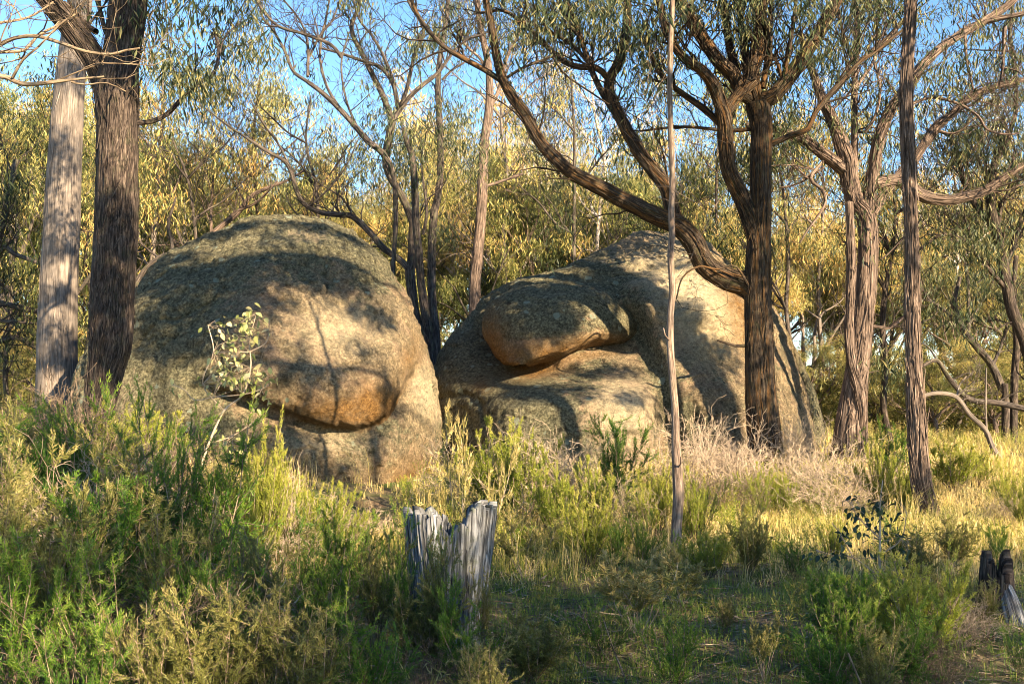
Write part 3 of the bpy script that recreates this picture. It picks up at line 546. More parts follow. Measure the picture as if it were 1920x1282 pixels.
# -- main forked tree, right of centre
hero('gum_tree', 'large dark gum with a thick low limb sweeping left, standing before the right boulder', 'tree', 16, 'fibrous_warm',
     [T([(1434, 885), (1432, 830), (1428, 760), (1424, 680), (1422, 600), (1421, 520), (1424, 450), (1426, 380), (1426, 300), (1427, 240), (1420, 195)], [66, 60, 56, 52, 50, 48, 44, 40, 38, 40, 46], fl=.05, ridge=.02, f=5.),
      B_([(1424, 556), (1400, 534), (1362, 522), (1323, 497), (1301, 454), (1272, 424), (1240, 410), (1210, 396), (1163, 372), (1110, 345), (1069, 322), (1032, 288), (1006, 255), (985, 215), (959, 181), (942, 148), (932, 111), (925, 67), (915, 20), (905, -30), (890, -100)], [50, 45, 41, 38, 34, 31, 28, 25, 22, 20, 18, 16, 14, 12, 10], d=-.25, ridge=.009, tw=9),
      B_([(1308, 478), (1286, 445), (1264, 405), (1250, 352), (1224, 319), (1194, 278), (1167, 228), (1146, 185), (1143, 151), (1163, 111), (1173, 60), (1177, 17), (1177, -40), (1190, -120)], [26, 28, 28, 26, 24, 22, 20, 18, 16, 15, 12, 10], d=.5, ridge=.012, tw=6),
      B_([(939, 151), (908, 131), (871, 111), (841, 94), (821, 77), (801, 54), (781, 23), (765, -20)], [11, 10, 8, 6], tw=10), B_([(947, 148), (982, 127), (1036, 106)], [6, 4], tw=5),
      B_([(1143, 151), (1120, 129), (1076, 124), (1043, 104), (1009, 70), (975, 40), (942, 20), (900, 25)], [13, 11, 8, 5], tw=10), B_([(1150, 208), (1126, 168), (1106, 124), (1090, 74), (1073, 27), (1055, -20)], [13, 10, 8], tw=8),
      B_([(1106, 121), (1073, 84), (1043, 67), (999, 47), (960, 40)], [8, 5], tw=9), B_([(1036, 106), (1060, 140), (1110, 175), (1140, 195)], [4, 3]), B_([(1043, 67), (1060, 40), (1075, 20), (1090, -10)], [6, 4], tw=5),
      B_([(1421, 192), (1448, 181), (1475, 151), (1501, 114), (1528, 74), (1552, 34), (1575, -10), (1600, -80)], [30, 28, 26, 24, 20, 14], d=.2, ridge=.012, tw=6),
      B_([(1418, 195), (1409, 134), (1424, 84), (1422, 34), (1414, -10), (1400, -90)], [28, 26, 24, 22, 16], d=-.5, tw=8), B_([(1414, 190), (1391, 172), (1374, 141), (1347, 114), (1314, 67), (1290, 30), (1272, 0), (1240, -60)], [26, 26, 24, 22, 16], d=-.8, tw=9),
      B_([(1400, 185), (1384, 148), (1371, 101), (1361, 34), (1356, -20)], [18, 15, 12], d=.6, tw=8), B_([(1405, 170), (1397, 120), (1397, 84), (1387, 27), (1385, -30)], [14, 10], d=.2, tw=8), B_([(1430, 165), (1438, 120), (1442, 70), (1432, 20), (1440, -40)], [13, 9], tw=7),
      B_([(1468, 155), (1478, 100), (1488, 40), (1495, -20)], [10, 7], tw=6), B_([(1435, 150), (1445, 100), (1446, 45)], [8, 5], tw=5), B_([(1468, 155), (1456, 115), (1432, 85)], [8, 5], tw=3),
      B_([(1423, 470), (1412, 430), (1394, 379), (1367, 319), (1361, 262), (1357, 218), (1337, 161), (1314, 131), (1280, 107), (1250, 60), (1235, 0)], [30, 34, 32, 30, 26, 22, 18, 15, 12], d=-.7, ridge=.013, tw=8), B_([(1361, 242), (1324, 208), (1297, 188), (1265, 165), (1230, 130)], [14, 12, 9], tw=6),
      B_([(1359, 215), (1375, 190), (1391, 172), (1414, 150)], [20, 22, 22], d=0), B_([(1441, 272), (1481, 255), (1515, 242), (1527, 215), (1558, 174), (1589, 141), (1612, 117), (1642, 97), (1676, 70), (1700, 50)], [12, 10, 9, 7, 5], d=-.4, tw=6),
      B_([(1416, 560), (1380, 500), (1345, 505), (1310, 500), (1280, 520), (1268, 560)], [5, 3], d=-.8, tw=2), B_([(1399, 648), (1378, 648), (1345, 638)], [7, 4], d=-.6, tw=0), B_([(1424, 240), (1370, 245), (1280, 238), (1200, 246)], [9, 6, 4], tw=6)],
     seed=7, strips=800, twn=5, leafy=.13, twl=.9, clumps=[(1180, 50, 60, 60, 12), (1240, 60, 60, 70, 14), (1330, 20, 70, 50, 10), (1480, 30, 60, 50, 10), (1120, 20, 50, 40, 5), (1545, 70, 50, 50, 7), (1400, 20, 60, 40, 7), (1190, 160, 40, 50, 4), (1020, 30, 70, 50, 6), (1500, 190, 40, 40, 3), (1350, -90, 180, 60, 14), (1100, -90, 150, 50, 8)])
# -- right trees
hero('gum_tree', 'twin-stemmed gum with shaggy splintered bark at its foot, right of the forked tree', 'tree', 17.2, 'pinkbark',
     [T([(1592, 850), (1595, 790), (1606, 700), (1616, 620), (1624, 530), (1628, 440), (1622, 400), (1605, 380), (1594, 340), (1588, 300), (1575, 262), (1565, 235), (1542, 188), (1528, 148), (1515, 114), (1500, 60)], [66, 54, 42, 38, 36, 34, 32, 32, 32, 30, 24, 18, 14, 12, 10], fl=.05, ridge=.012, tw=6),
      T([(1630, 960), (1624, 900), (1618, 820), (1612, 741), (1597, 680), (1592, 615), (1596, 508), (1594, 430), (1592, 380)], [15, 17, 19, 20, 19, 17, 16, 16, 15], y=-.5, ridge=.008, fl=.02),
      B_([(1622, 420), (1634, 340), (1646, 268), (1659, 228), (1683, 185), (1703, 161), (1726, 127), (1760, 94), (1803, 64), (1850, 37), (1895, 5), (1940, -50)], [26, 24, 22, 20, 18, 17, 16, 15, 13, 10], d=-.3, ridge=.01, tw=5), B_([(1842, 42), (1884, 33), (1925, 24), (1980, 10)], [10, 8], tw=4),
      B_([(1585, 322), (1548, 292), (1515, 268), (1488, 255), (1448, 241), (1400, 235)], [22, 21, 18, 14, 9], d=.4, tw=3), B_([(1603, 330), (1602, 201), (1604, 117), (1607, 60), (1605, 0), (1604, -80)], [13, 13, 12, 11, 8], d=.3, tw=9),
      B_([(1636, 400), (1666, 352), (1716, 295), (1750, 242), (1783, 215), (1817, 185), (1850, 168), (1884, 159), (1930, 147)], [18, 18, 16, 13, 10, 8], d=.5, tw=7), B_([(1640, 345), (1683, 339), (1726, 366), (1760, 376), (1800, 372), (1850, 356), (1884, 332), (1930, 303)], [20, 22, 20, 18, 14, 12], d=.2, tw=5),
      B_([(1709, 195), (1750, 183), (1797, 195), (1834, 218), (1850, 242), (1884, 252), (1910, 250)], [6, 5, 4], tw=5), B_([(1545, 300), (1520, 335), (1542, 356), (1548, 379), (1535, 403), (1515, 430), (1500, 455)], [7, 6, 3], d=-.6, tw=5), B_([(1545, 314), (1495, 345), (1461, 352)], [5, 3], tw=5), B_([(1515, 335), (1480, 300), (1470, 280)], [3, 2], tw=3),
      B_([(1606, 120), (1642, 90), (1676, 60), (1710, 20)], [9, 7], tw=7), B_([(1600, 120), (1580, 60), (1570, 10)], [7, 5], tw=7), B_([(1608, 160), (1640, 110), (1644, 50), (1650, 0)], [7, 5], tw=6), B_([(1750, 242), (1790, 250), (1830, 220)], [5, 3], tw=4), B_([(1810, 60), (1812, 110), (1825, 168)], [6, 4], tw=4), B_([(1884, 50), (1880, 127), (1874, 161)], [7, 5], tw=4), B_([(1620, 250), (1640, 220), (1650, 170), (1640, 120)], [7, 4], tw=6),
      B_([(1608, 619), (1639, 612), (1667, 615), (1693, 597), (1720, 575)], [7, 6, 4], d=-.4, tw=2)],
     seed=8, strips=800, twn=5, leafy=.14, twl=.9, clumps=[(1600, 40, 60, 50, 9), (1660, 60, 40, 50, 6), (1850, 90, 60, 40, 7), (1560, 140, 40, 40, 5), (1570, 200, 50, 40, 5), (1640, 180, 40, 50, 6), (1800, 20, 60, 30, 6), (1890, 120, 30, 50, 5), (1660, 260, 30, 40, 4), (1850, -90, 120, 60, 10)])
hero('gum_tree', 'straight reddish slender trunk in the open at right, lit on its right side', 'tree', 12, 'pinkbark',
     [T([(1745, 1000), (1738, 950), (1726, 900), (1719, 800), (1714, 700), (1710, 600), (1708, 430), (1704, 330), (1700, 240), (1699, 160), (1704, 80), (1707, 0), (1712, -90), (1708, -220)], [40, 36, 34, 32, 29, 27, 25, 25, 25, 24, 22, 21, 19, 15], ridge=.009, fl=.03),
      B_([(1710, -60), (1740, -120), (1790, -190)], [12, 7]), B_([(1711, -100), (1670, -160), (1640, -230)], [12, 7])], seed=9, strips=420, twn=4, leafy=.9, clumps=[(1750, -150, 80, 60, 7), (1650, -170, 60, 60, 6)])
hero('gum_sapling', 'thin pale sapling trunk standing alone in front of the right boulder', 'sapling', 10, 'saplingbark',
     [T([(1266, 1050), (1269, 980), (1272, 930), (1270, 880), (1267, 820), (1266, 770), (1262, 723), (1257, 651), (1257, 590), (1261, 543), (1257, 480), (1260, 440), (1259, 400), (1261, 335), (1257, 235), (1256, 168), (1257, 100), (1261, 0), (1262, -100)], [22, 20, 21, 19, 14, 14, 14, 13, 13, 12, 12, 12, 11, 10, 10, 9, 8], ridge=.004),
      B_([(1261, 0), (1240, -50), (1215, -110)], [5, 3]), B_([(1262, -30), (1290, -80), (1320, -120)], [5, 3]), B_([(1268, 840), (1276, 826), (1286, 828)], [3, 1], d=0, tw=0), B_([(1270, 880), (1277, 868), (1276, 856)], [4, 2], d=0, tw=0), B_([(1257, 640), (1247, 628), (1244, 615)], [3, 2], d=0, tw=0), B_([(1260, 540), (1270, 520), (1283, 512)], [3, 1], d=0, tw=1, leafy=0), B_([(1258, 300), (1240, 280), (1225, 270)], [3, 1], d=0, tw=2, leafy=0), B_([(1268, 800), (1259, 790), (1256, 775)], [3, 2], d=0, tw=0)], seed=10, strips=60, twn=3, leafy=.9, clumps=[(1260, -110, 60, 50, 5)])
hero('gum_tree', 'dark many-branched gum leaning at the far right edge of the photo', 'tree', 19, 'fibrous',
     [T([(1960, 860), (1940, 720), (1922, 640), (1897, 580), (1886, 525), (1868, 436), (1858, 380), (1862, 320), (1880, 260)], [26, 24, 22, 21, 20, 18, 16, 14, 10], tw=8),
      B_([(1868, 436), (1840, 400), (1815, 360), (1800, 310), (1790, 260)], [12, 8], tw=9), B_([(1886, 500), (1905, 440), (1925, 390), (1950, 330)], [11, 8], tw=8), B_([(1862, 320), (1900, 228), (1905, 161), (1894, 67), (1900, 0)], [9, 7], tw=9), B_([(1885, 540), (1850, 500), (1820, 460), (1770, 440), (1720, 470)], [9, 7, 5], d=-.6, tw=9), B_([(1870, 440), (1880, 380), (1910, 340)], [9, 6], tw=6), B_([(1858, 385), (1850, 340), (1835, 300)], [8, 5], tw=7)],
     seed=11, twn=6, leafy=.25, twl=1.1, clumps=[(1850, 420, 60, 50, 8), (1800, 380, 50, 50, 6), (1890, 300, 40, 60, 6)])
hero('gum_tree', 'slim leaning trunk in the open wood at right, beyond the green mound of bush', 'tree', 23, 'limbbark',
     [T([(1893, 870), (1888, 790), (1883, 744), (1861, 687), (1832, 651), (1804, 615), (1790, 570), (1800, 520)], [15, 14, 14, 14, 13, 12, 9, 7]), B_([(1804, 615), (1770, 580), (1740, 560), (1720, 520)], [7, 4]), B_([(1861, 687), (1880, 640), (1890, 600)], [7, 4])], seed=12, twn=6, leafy=.4)
hero('gum_tree', 'dark upright slim trunk near the right edge, behind the fallen limb', 'tree', 22, 'fibrous',
     [T([(1900, 870), (1901, 760), (1903, 690), (1906, 640), (1900, 560), (1905, 480)], [15, 14, 13, 12, 10, 8]), B_([(1903, 690), (1915, 660), (1930, 640)], [8, 6]), T([(1884, 868), (1885, 780), (1884, 720)], [14, 13, 11])], seed=13, twn=6, leafy=.5)
hero('fallen_limb', 'pale dead limb arching down to the ground at the right edge', 'branch', 17, 'palebark',
     [B_([(1728, 743), (1757, 737), (1793, 744), (1818, 777), (1847, 805), (1862, 840), (1880, 862), (1905, 868), (1930, 880)], [7, 8, 9, 9, 10, 11, 14, 14]), B_([(1880, 862), (1895, 880), (1908, 905)], [6, 4], d=0), B_([(1793, 744), (1800, 720), (1812, 705)], [4, 2], d=0), B_([(1850, 808), (1848, 760), (1849, 690)], [4, 3], d=0)], seed=14, twn=1, dY=.3, twl=.4)
hero('fallen_limb', 'dark dead limb slanting across the wood at right, above the pale one', 'branch', 19, 'limbbark',
     [B_([(1700, 700), (1728, 687), (1757, 676), (1782, 712), (1818, 748), (1870, 755), (1940, 770)], [6, 7, 9, 10, 11, 12]), B_([(1757, 676), (1740, 650), (1715, 640)], [4, 2]), B_([(1782, 712), (1800, 735), (1830, 730)], [4, 2])], seed=15, twn=3, dY=.5, twl=.6)
hero('white_gum', 'white-barked gum with forking pale limbs in the gap above the right boulder', 'tree', 34, 'whitebark',
     [T([(985, 640), (984, 580), (982, 533), (983, 505)], [22, 20, 18, 16]), B_([(982, 515), (977, 500), (963, 475), (934, 454), (915, 440), (900, 410)], [14, 13, 11, 8], tw=5), B_([(984, 533), (999, 490), (1027, 454), (1063, 411), (1085, 380)], [12, 12, 10, 6], tw=6), B_([(983, 505), (985, 440), (980, 380), (990, 320)], [9, 7], tw=6), B_([(999, 490), (1000, 440), (1020, 390), (1030, 340)], [8, 5], tw=6), B_([(963, 475), (960, 430), (940, 380)], [6, 4], tw=6)],
     seed=16, twn=3, leafy=.3, leafm='bgleaf', twmat='whitebark', twl=2.0)
hero('white_gum', 'low crooked white gum branching beside the slender trunk behind the boulders', 'tree', 29, 'whitebark',
     [T([(885, 680), (878, 630), (873, 601), (862, 572), (834, 543), (816, 526), (800, 500)], [12, 10, 9, 8, 7, 5]), B_([(873, 601), (868, 560), (860, 530), (835, 500), (815, 490)], [7, 4], tw=4), B_([(866, 575), (905, 552), (925, 545)], [6, 5], tw=2), B_([(925, 545), (900, 520), (905, 490), (880, 470)], [6, 4], tw=3)],
     seed=17, twn=3, leafy=.3, leafm='bgleaf', twmat='whitebark', twl=1.5)
hero('gum_tree', 'orange-lit low crooked gum whose limbs fan out behind the top of the left boulder', 'tree', 25, 'pinkbark',
     [T([(300, 600), (318, 520), (344, 475), (387, 450), (409, 429), (445, 400), (470, 369), (503, 352), (537, 339), (570, 320)], [14, 13, 12, 11, 10, 9, 8, 7, 5, 4]), B_([(396, 440), (396, 390), (400, 330)], [6, 4]), B_([(409, 429), (440, 399), (480, 380), (520, 340)], [6, 4]), B_([(344, 475), (316, 430), (318, 380), (340, 330)], [7, 4])],
     seed=18, twn=6, leafy=.5, leafm='bgleaf', twl=1.3)
hero('gum_tree', 'dark crooked low gum between the dark trunk and the left boulder', 'tree', 22, 'limbbark',
     [T([(225, 640), (240, 570), (255, 533), (273, 504), (298, 483), (323, 468), (316, 422), (330, 370)], [13, 12, 11, 9, 8, 7, 6, 4]), B_([(255, 533), (250, 480), (262, 430)], [6, 4]), B_([(298, 483), (270, 462), (257, 440)], [5, 3])],
     seed=19, twn=6, leafy=.5, leafm='bgleaf', twl=1.1)
hero('gum_tree', 'low dark gum with level branches at the left edge behind the pale trunk', 'tree', 21, 'limbbark',
     [T([(-60, 800), (-50, 700), (-45, 600), (-30, 560), (0, 568), (66, 583), (110, 590), (178, 505)], [22, 20, 18, 14, 12, 11, 8, 6]), B_([(-48, 640), (0, 640), (30, 632), (60, 648), (75, 655)], [12, 10, 8]), B_([(-45, 600), (0, 602), (70, 606)], [8, 6]), B_([(-40, 580), (0, 470), (30, 478), (70, 492)], [12, 9, 8]), B_([(-48, 620), (-20, 520), (10, 400), (30, 300)], [14, 9])],
     seed=20, twn=8, leafy=.5, leafm='bgleaf', twl=1.3)

# ------------------------------------------------------------------ the wood behind: six grown trees, copied
def bgtree(seed, kind):
    rng = np.random.default_rng(seed); tubes = []; tips = []
    H = 10.0
    trunk = [np.array([0, 0, -.5])]; d = np.array([rng.normal() * .08, rng.normal() * .08, 1.]); fork = rng.uniform(.16, .3) * H
    k = 6
    for i in range(k): d = norm(d + rng.normal(size=3) * .07); trunk.append(trunk[-1] + d * (fork + .5) / k)
    r0 = .17; trunk = np.array(trunk); tr = np.linspace(r0, r0 * .75, k + 1)
    nm = rng.integers(4, 6); a0 = rng.uniform(0, 6.28)
    for m_ in range(nm):
        a = a0 + m_ * 2 * math.pi / nm + rng.normal() * .3; el = rng.uniform(.5, 1.25)
        dd = np.array([math.cos(a) * math.cos(el), math.sin(a) * math.cos(el), math.sin(el)])
        grow(rng, trunk[-1] - np.array([0, 0, rng.uniform(0, .8)]), dd, rng.uniform(3.0, 4.6), r0 * .55, 0, 3, tubes, tips, .30, .17, (2, 4), .75, .64)
    for m_ in range(5 if kind != 'tall' else 2):
        a = rng.uniform(0, 6.28); dd = np.array([math.cos(a), math.sin(a), .15 + rng.random() * .5]); i = rng.integers(2, k)
        grow(rng, trunk[i], dd, rng.uniform(2.0, 3.2), r0 * .3, 1, 3, tubes, tips, .16, .2, (2, 4), .8, .6)
    mb = MB(); tube(mb, trunk, tr, 10, .3, 0); mbb = MB()
    for p, r, l in tubes: tube(mb if l <= 1 else mbb, p, np.maximum(r * 1.25, (.015 if l > 1 else .025)), 6 if l == 0 else (4 if l == 1 else 3), cap=False)
    tips = np.array(tips); tips = tips[(tips[:, 2] > 4.2) | (rng.random(len(tips)) < .45)]; top = tips[:, 2].max(); s = H / top
    # golden on the outside of the crown, darker olive inside: new growth at shoot ends, plus lit rim and shaded interior painted in
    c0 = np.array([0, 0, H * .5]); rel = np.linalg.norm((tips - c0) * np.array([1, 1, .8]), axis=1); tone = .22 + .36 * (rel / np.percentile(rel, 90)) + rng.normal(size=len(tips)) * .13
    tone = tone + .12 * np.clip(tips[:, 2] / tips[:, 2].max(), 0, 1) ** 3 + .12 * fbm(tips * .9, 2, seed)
    ml = MB(); lf = int(30000 / len(tips)) + 1
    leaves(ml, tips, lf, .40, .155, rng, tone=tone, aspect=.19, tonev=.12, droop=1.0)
    return mb, mbb, ml
protos = []
for k, (sd2, kind, bm) in enumerate([(201, 'wide', 'limbbark'), (202, 'tall', 'pinkbark'), (203, 'wide', 'whitebark'), (204, 'wide', 'pinkbark'), (205, 'tall', 'limbbark'), (206, 'wide', 'palebark')]):
    a, b2, c2 = bgtree(sd2, kind)
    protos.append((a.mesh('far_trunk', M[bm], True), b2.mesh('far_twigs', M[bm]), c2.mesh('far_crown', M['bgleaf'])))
def place(meshes, names, name, label, cat, loc, rz, s, group, stuffs=(), sz=None):
    t = thing(name, label, cat, loc, group); t.rotation_euler = (0, 0, rz); t.scale = (s, s, sz or s)
    for me, n in zip(meshes, names):
        o = bpy.data.objects.new(n, me); col.objects.link(o); o.parent = t
        if n in stuffs: o['kind'] = 'stuff'
    return t
slots = [(-95, 'just beyond the left edge'), (35, 'in the left corner'), (165, 'between the two big left trunks'), (290, 'just right of the dark left trunk'), (400, 'over the left shoulder of the left boulder'), (520, 'straight above the crest of the left boulder'),
         (650, 'over the right shoulder of the left boulder'), (775, 'directly behind the many-stemmed gum'), (880, 'behind the lone slender trunk'), (1000, 'above the low saddle of the right boulder'), (1110, 'behind the long sweeping limb'), (1220, 'above the crest of the right boulder'),
         (1350, 'left of the big forked trunk'), (1490, 'between the forked tree and the twin-stemmed gum'), (1610, 'behind the twin-stemmed gum'), (1735, 'right of the reddish slender trunk'), (1850, 'behind the leaning right-edge gum'), (1990, 'just beyond the right edge')]
front_top = [120, 90, 170, 160, 270, 170, 330, 300, 330, 210, 170, 170, 320, 350, 400, 340, 380, 230]
mid_top = [60, 130, 110, 220, 210, 190, 300, 260, 190, 230, 130, 210, 280, 340, 300, 320, 250, 180]
rgb = np.random.default_rng(77)
def wood(row, Y0, tops, dx, words, cat_label, low=False):
    for k, ((px, ph), top) in enumerate(zip(slots, tops)):
        if top is None: continue
        Y = Y0 + rgb.uniform(-2.2, 2.2); x = px + dx + rgb.uniform(-22, 22); g = G(x, Y); h = EYE + (HY - top) / F * Y - g[2]
        pr = protos[(k * 5 + row * 2 + int(rgb.integers(0, 3))) % 6]; s = h / 10.3
        sxy = s * (1.0 if not low else 1.5)
        place(pr, ('trunk', 'branches', 'crown'), 'gum_tree' if not low else 'young_gum', words + ' ' + ph, 'tree', g, rgb.uniform(0, 6.28), sxy, cat_label, ('branches', 'crown'), sz=s)
wood(0, 29, front_top, 0, 'nearer golden-green gum of the wood', 'gums of the nearer wood')
wood(1, 39, mid_top, 60, 'farther pale gum seen through the nearer crowns', 'gums of the farther wood')
wood(2, 53, [t_ - 5 if i_ % 2 == 0 else None for i_, t_ in enumerate(mid_top)], 15, 'most distant gum glimpsed low between trunks', 'most distant gums')
wood(3, 25.5, [560, 590, 600, 560, 600, None, 610, 560, 590, 560, None, None, 600, 610, 620, 610, 600, 560], 30, 'bushy young gum low in the wood', 'young gums under the wood', True)

# -- slender trunks one can tell apart in the middle distance
def slender(px, Y, top, bark, label, w0=11, seed=0, leafy=.28, lean=0):
    rng = np.random.default_rng(seed + 900); zb = G(px, Y); pyb = HY - (zb[2] - EYE) / Y * F; n = 8; pts = []; x = px
    for i in range(n): u = i / (n - 1); x += rng.normal() * 9 + lean / n; pts.append((x, pyb + (top - pyb) * u))
    st = [T(pts, [w0, w0 * .85, w0 * .7, w0 * .35], tw=5)]
    for k in range(6):
        i = int(rng.integers(3, n - 1)); a = pts[i]; s_ = rng.choice([-1, 1]); l = rng.uniform(70, 150); q = [a]
        for m_ in range(4): q.append((q[-1][0] + s_ * l * .25 * rng.uniform(.4, 1.1), q[-1][1] - l * .25 * rng.uniform(.5, 1.3)))
        st.append(B_(q, [w0 * .5, w0 * .2], tw=5))
    hero('slender_gum', label, 'tree', Y, bark, st, seed=seed + 50, twn=4, leafy=leafy, leafm='bgleaf', twl=1.2, lsize=.17, leafn=12, twmat=bark, group='slender gums in the middle distance')
for k, a in enumerate([(20, 23, 250, 'limbbark', 'slender dark gum nearest the left edge of the wood'), (290, 26, 120, 'palebark', 'slender pale gum just right of the dark forked trunk'), (352, 24, 260, 'limbbark', 'slender dark gum over the left slope of the left boulder'), (500, 26, 150, 'pinkbark', 'slender gum rising behind the crest of the left boulder'),
    (610, 25, 180, 'limbbark', 'slender dark gum behind the right shoulder of the left boulder'), (948, 27, 120, 'palebark', 'slender pale gum just right of the lone trunk behind the saddle'), (1060, 26, 150, 'limbbark', 'slender dark gum above the saddle of the right boulder'), (1130, 28, 100, 'whitebark', 'slender white gum behind the long sweeping limb'),
    (1330, 27, 240, 'pinkbark', 'slender gum behind the crest of the right boulder near the forked tree'), (1492, 24, 260, 'limbbark', 'slender dark gum midway between the forked and the twin-stemmed tree'), (1548, 27, 300, 'palebark', 'slender pale gum just left of the twin-stemmed tree'), (1662, 21, 330, 'fibrous', 'slender dark gum between the twin-stemmed and the reddish trunk'),
    (1775, 26, 330, 'limbbark', 'slender dark gum right of the reddish trunk behind the green mound'), (1830, 28, 250, 'whitebark', 'slender white gum behind the leaning right trunk')]):
    slender(*a, w0=[10, 12, 9, 10, 9, 9, 9, 9, 9, 10, 9, 13, 9, 9][k], seed=k)
# ------------------------------------------------------------------ stumps
def stump(name, label, px, Y, rt, rb, h, topf, mat, seed, lean=(0, 0)):
    g = G(px, Y); th = thing(name, label, 'stump', g); nt_, nz = 220, 70
    t = np.arange(nt_) / nt_ * 2 * math.pi; s = np.linspace(0, 1, nz)
    top = h * topf(t) + .008 * np.abs(vnoise(np.stack([np.cos(t) * 9, np.sin(t) * 9, t * 0], -1), seed)) + .012 * np.clip(vnoise(np.stack([np.cos(t) * 22, np.sin(t) * 22, t * 0], -1), seed + 3), -.3, 1)
    mb = MB()
    Z = -.15 + s[:, None] * (top[None] + .15); sz = np.clip(Z / h, 0, 1)
    r = rb + (rt - rb) * sz + .05 * np.exp(-np.clip(Z, 0, 9) / .06) 
    q = np.stack([np.cos(t)[None] * 5 + 0 * Z, np.sin(t)[None] * 5 + 0 * Z, Z * .8], -1).reshape(-1, 3)
    f1 = np.abs(vnoise(q * .62, seed)).reshape(Z.shape); f2 = np.abs(vnoise(q * 3.3, seed + 1)).reshape(Z.shape); f3 = vnoise(q * 8, seed + 2).reshape(Z.shape)
    ro = r * (1 + .10 * (f1 - .3) - .20 * np.clip(1 - f1 * 22, 0, 1) - .05 * np.clip(1 - f2 * 7, 0, 1)) + f3 * .004
    ri = np.maximum(ro - .03 - .09 * (1 - s[:, None]) ** .5 - .02 * f1, r * .3)
    cx = lean[0] * Z; cy = lean[1] * Z
    def ring(rr, Zz): return np.stack([g[0] + cx + rr * np.cos(t)[None], g[1] + cy + rr * .8 * np.sin(t)[None], g[2] + Zz], -1).reshape(-1, 3)
    bark = np.stack([np.cos(t)[None] * .25 + 0 * Z, np.sin(t)[None] * .25 + 0 * Z, Z], -1).reshape(-1, 3)
    i = np.arange(nz - 1)[:, None] * nt_; j = np.arange(nt_)[None]; j2 = (j + 1) % nt_
    Q = np.stack([i + j, i + j2, i + nt_ + j2, i + nt_ + j], -1).reshape(-1, 4)
    V1, V2 = ring(ro, Z), ring(ri, Z); n1 = len(V1); k = (nz - 1) * nt_
    rim = np.stack([k + np.arange(nt_), k + (np.arange(nt_) + 1) % nt_, n1 + k + (np.arange(nt_) + 1) % nt_, n1 + k + np.arange(nt_)], -1)
    mb.add(np.vstack([V1, V2]), np.vstack([Q, Q[:, ::-1] + n1, rim]), None, 0, np.vstack([bark, bark]))
    mb.obj('stump_shell', M[mat], th, smooth=True); return th
def rockgap(x, y): return 1 - .93 * np.exp(-((x + 1.95) / .95) ** 4) * sstep(10.6, 11.8, y)
def tf1(t):
    # t=-pi/2 faces the camera; x to the right
    x = np.cos(t); return .985 - .13 * np.exp(-((x - .1) / .25) ** 2) + .05 * (x > .45) - .05 * np.exp(-((x - .45) / .08) ** 2) + .02 * np.sin(t * 13) + .015 * np.sign(np.sin(t * 23)) * (np.sin(t * 5) > 0)
stump('tree_stump', 'grey weathered hollow stump with a split jagged top in the foreground', 842, 7, .30, .20, .86, tf1, 'greywood', 5)
def tf2(t): return .8 + .2 * np.sin(t * 2 + 1) + .1 * np.sign(np.sin(t * 11)) * .6
st2 = stump('tree_stump', 'small dark rotting stump with a leaning blue-grey splinter at the lower right edge', 1868, 7.6, .10, .13, .44, tf2, 'fibrous', 9)
mb = MB(); a = P(1880, 1085, 7.6); b = P(1922, 1215, 7.3); m_ = (a + b) / 2
tube(mb, [b, m_, a], [.07, .06, .035], 18, .03, .012, 4); mb.obj('leaning_splinter', M['greywood'], st2, smooth=True)

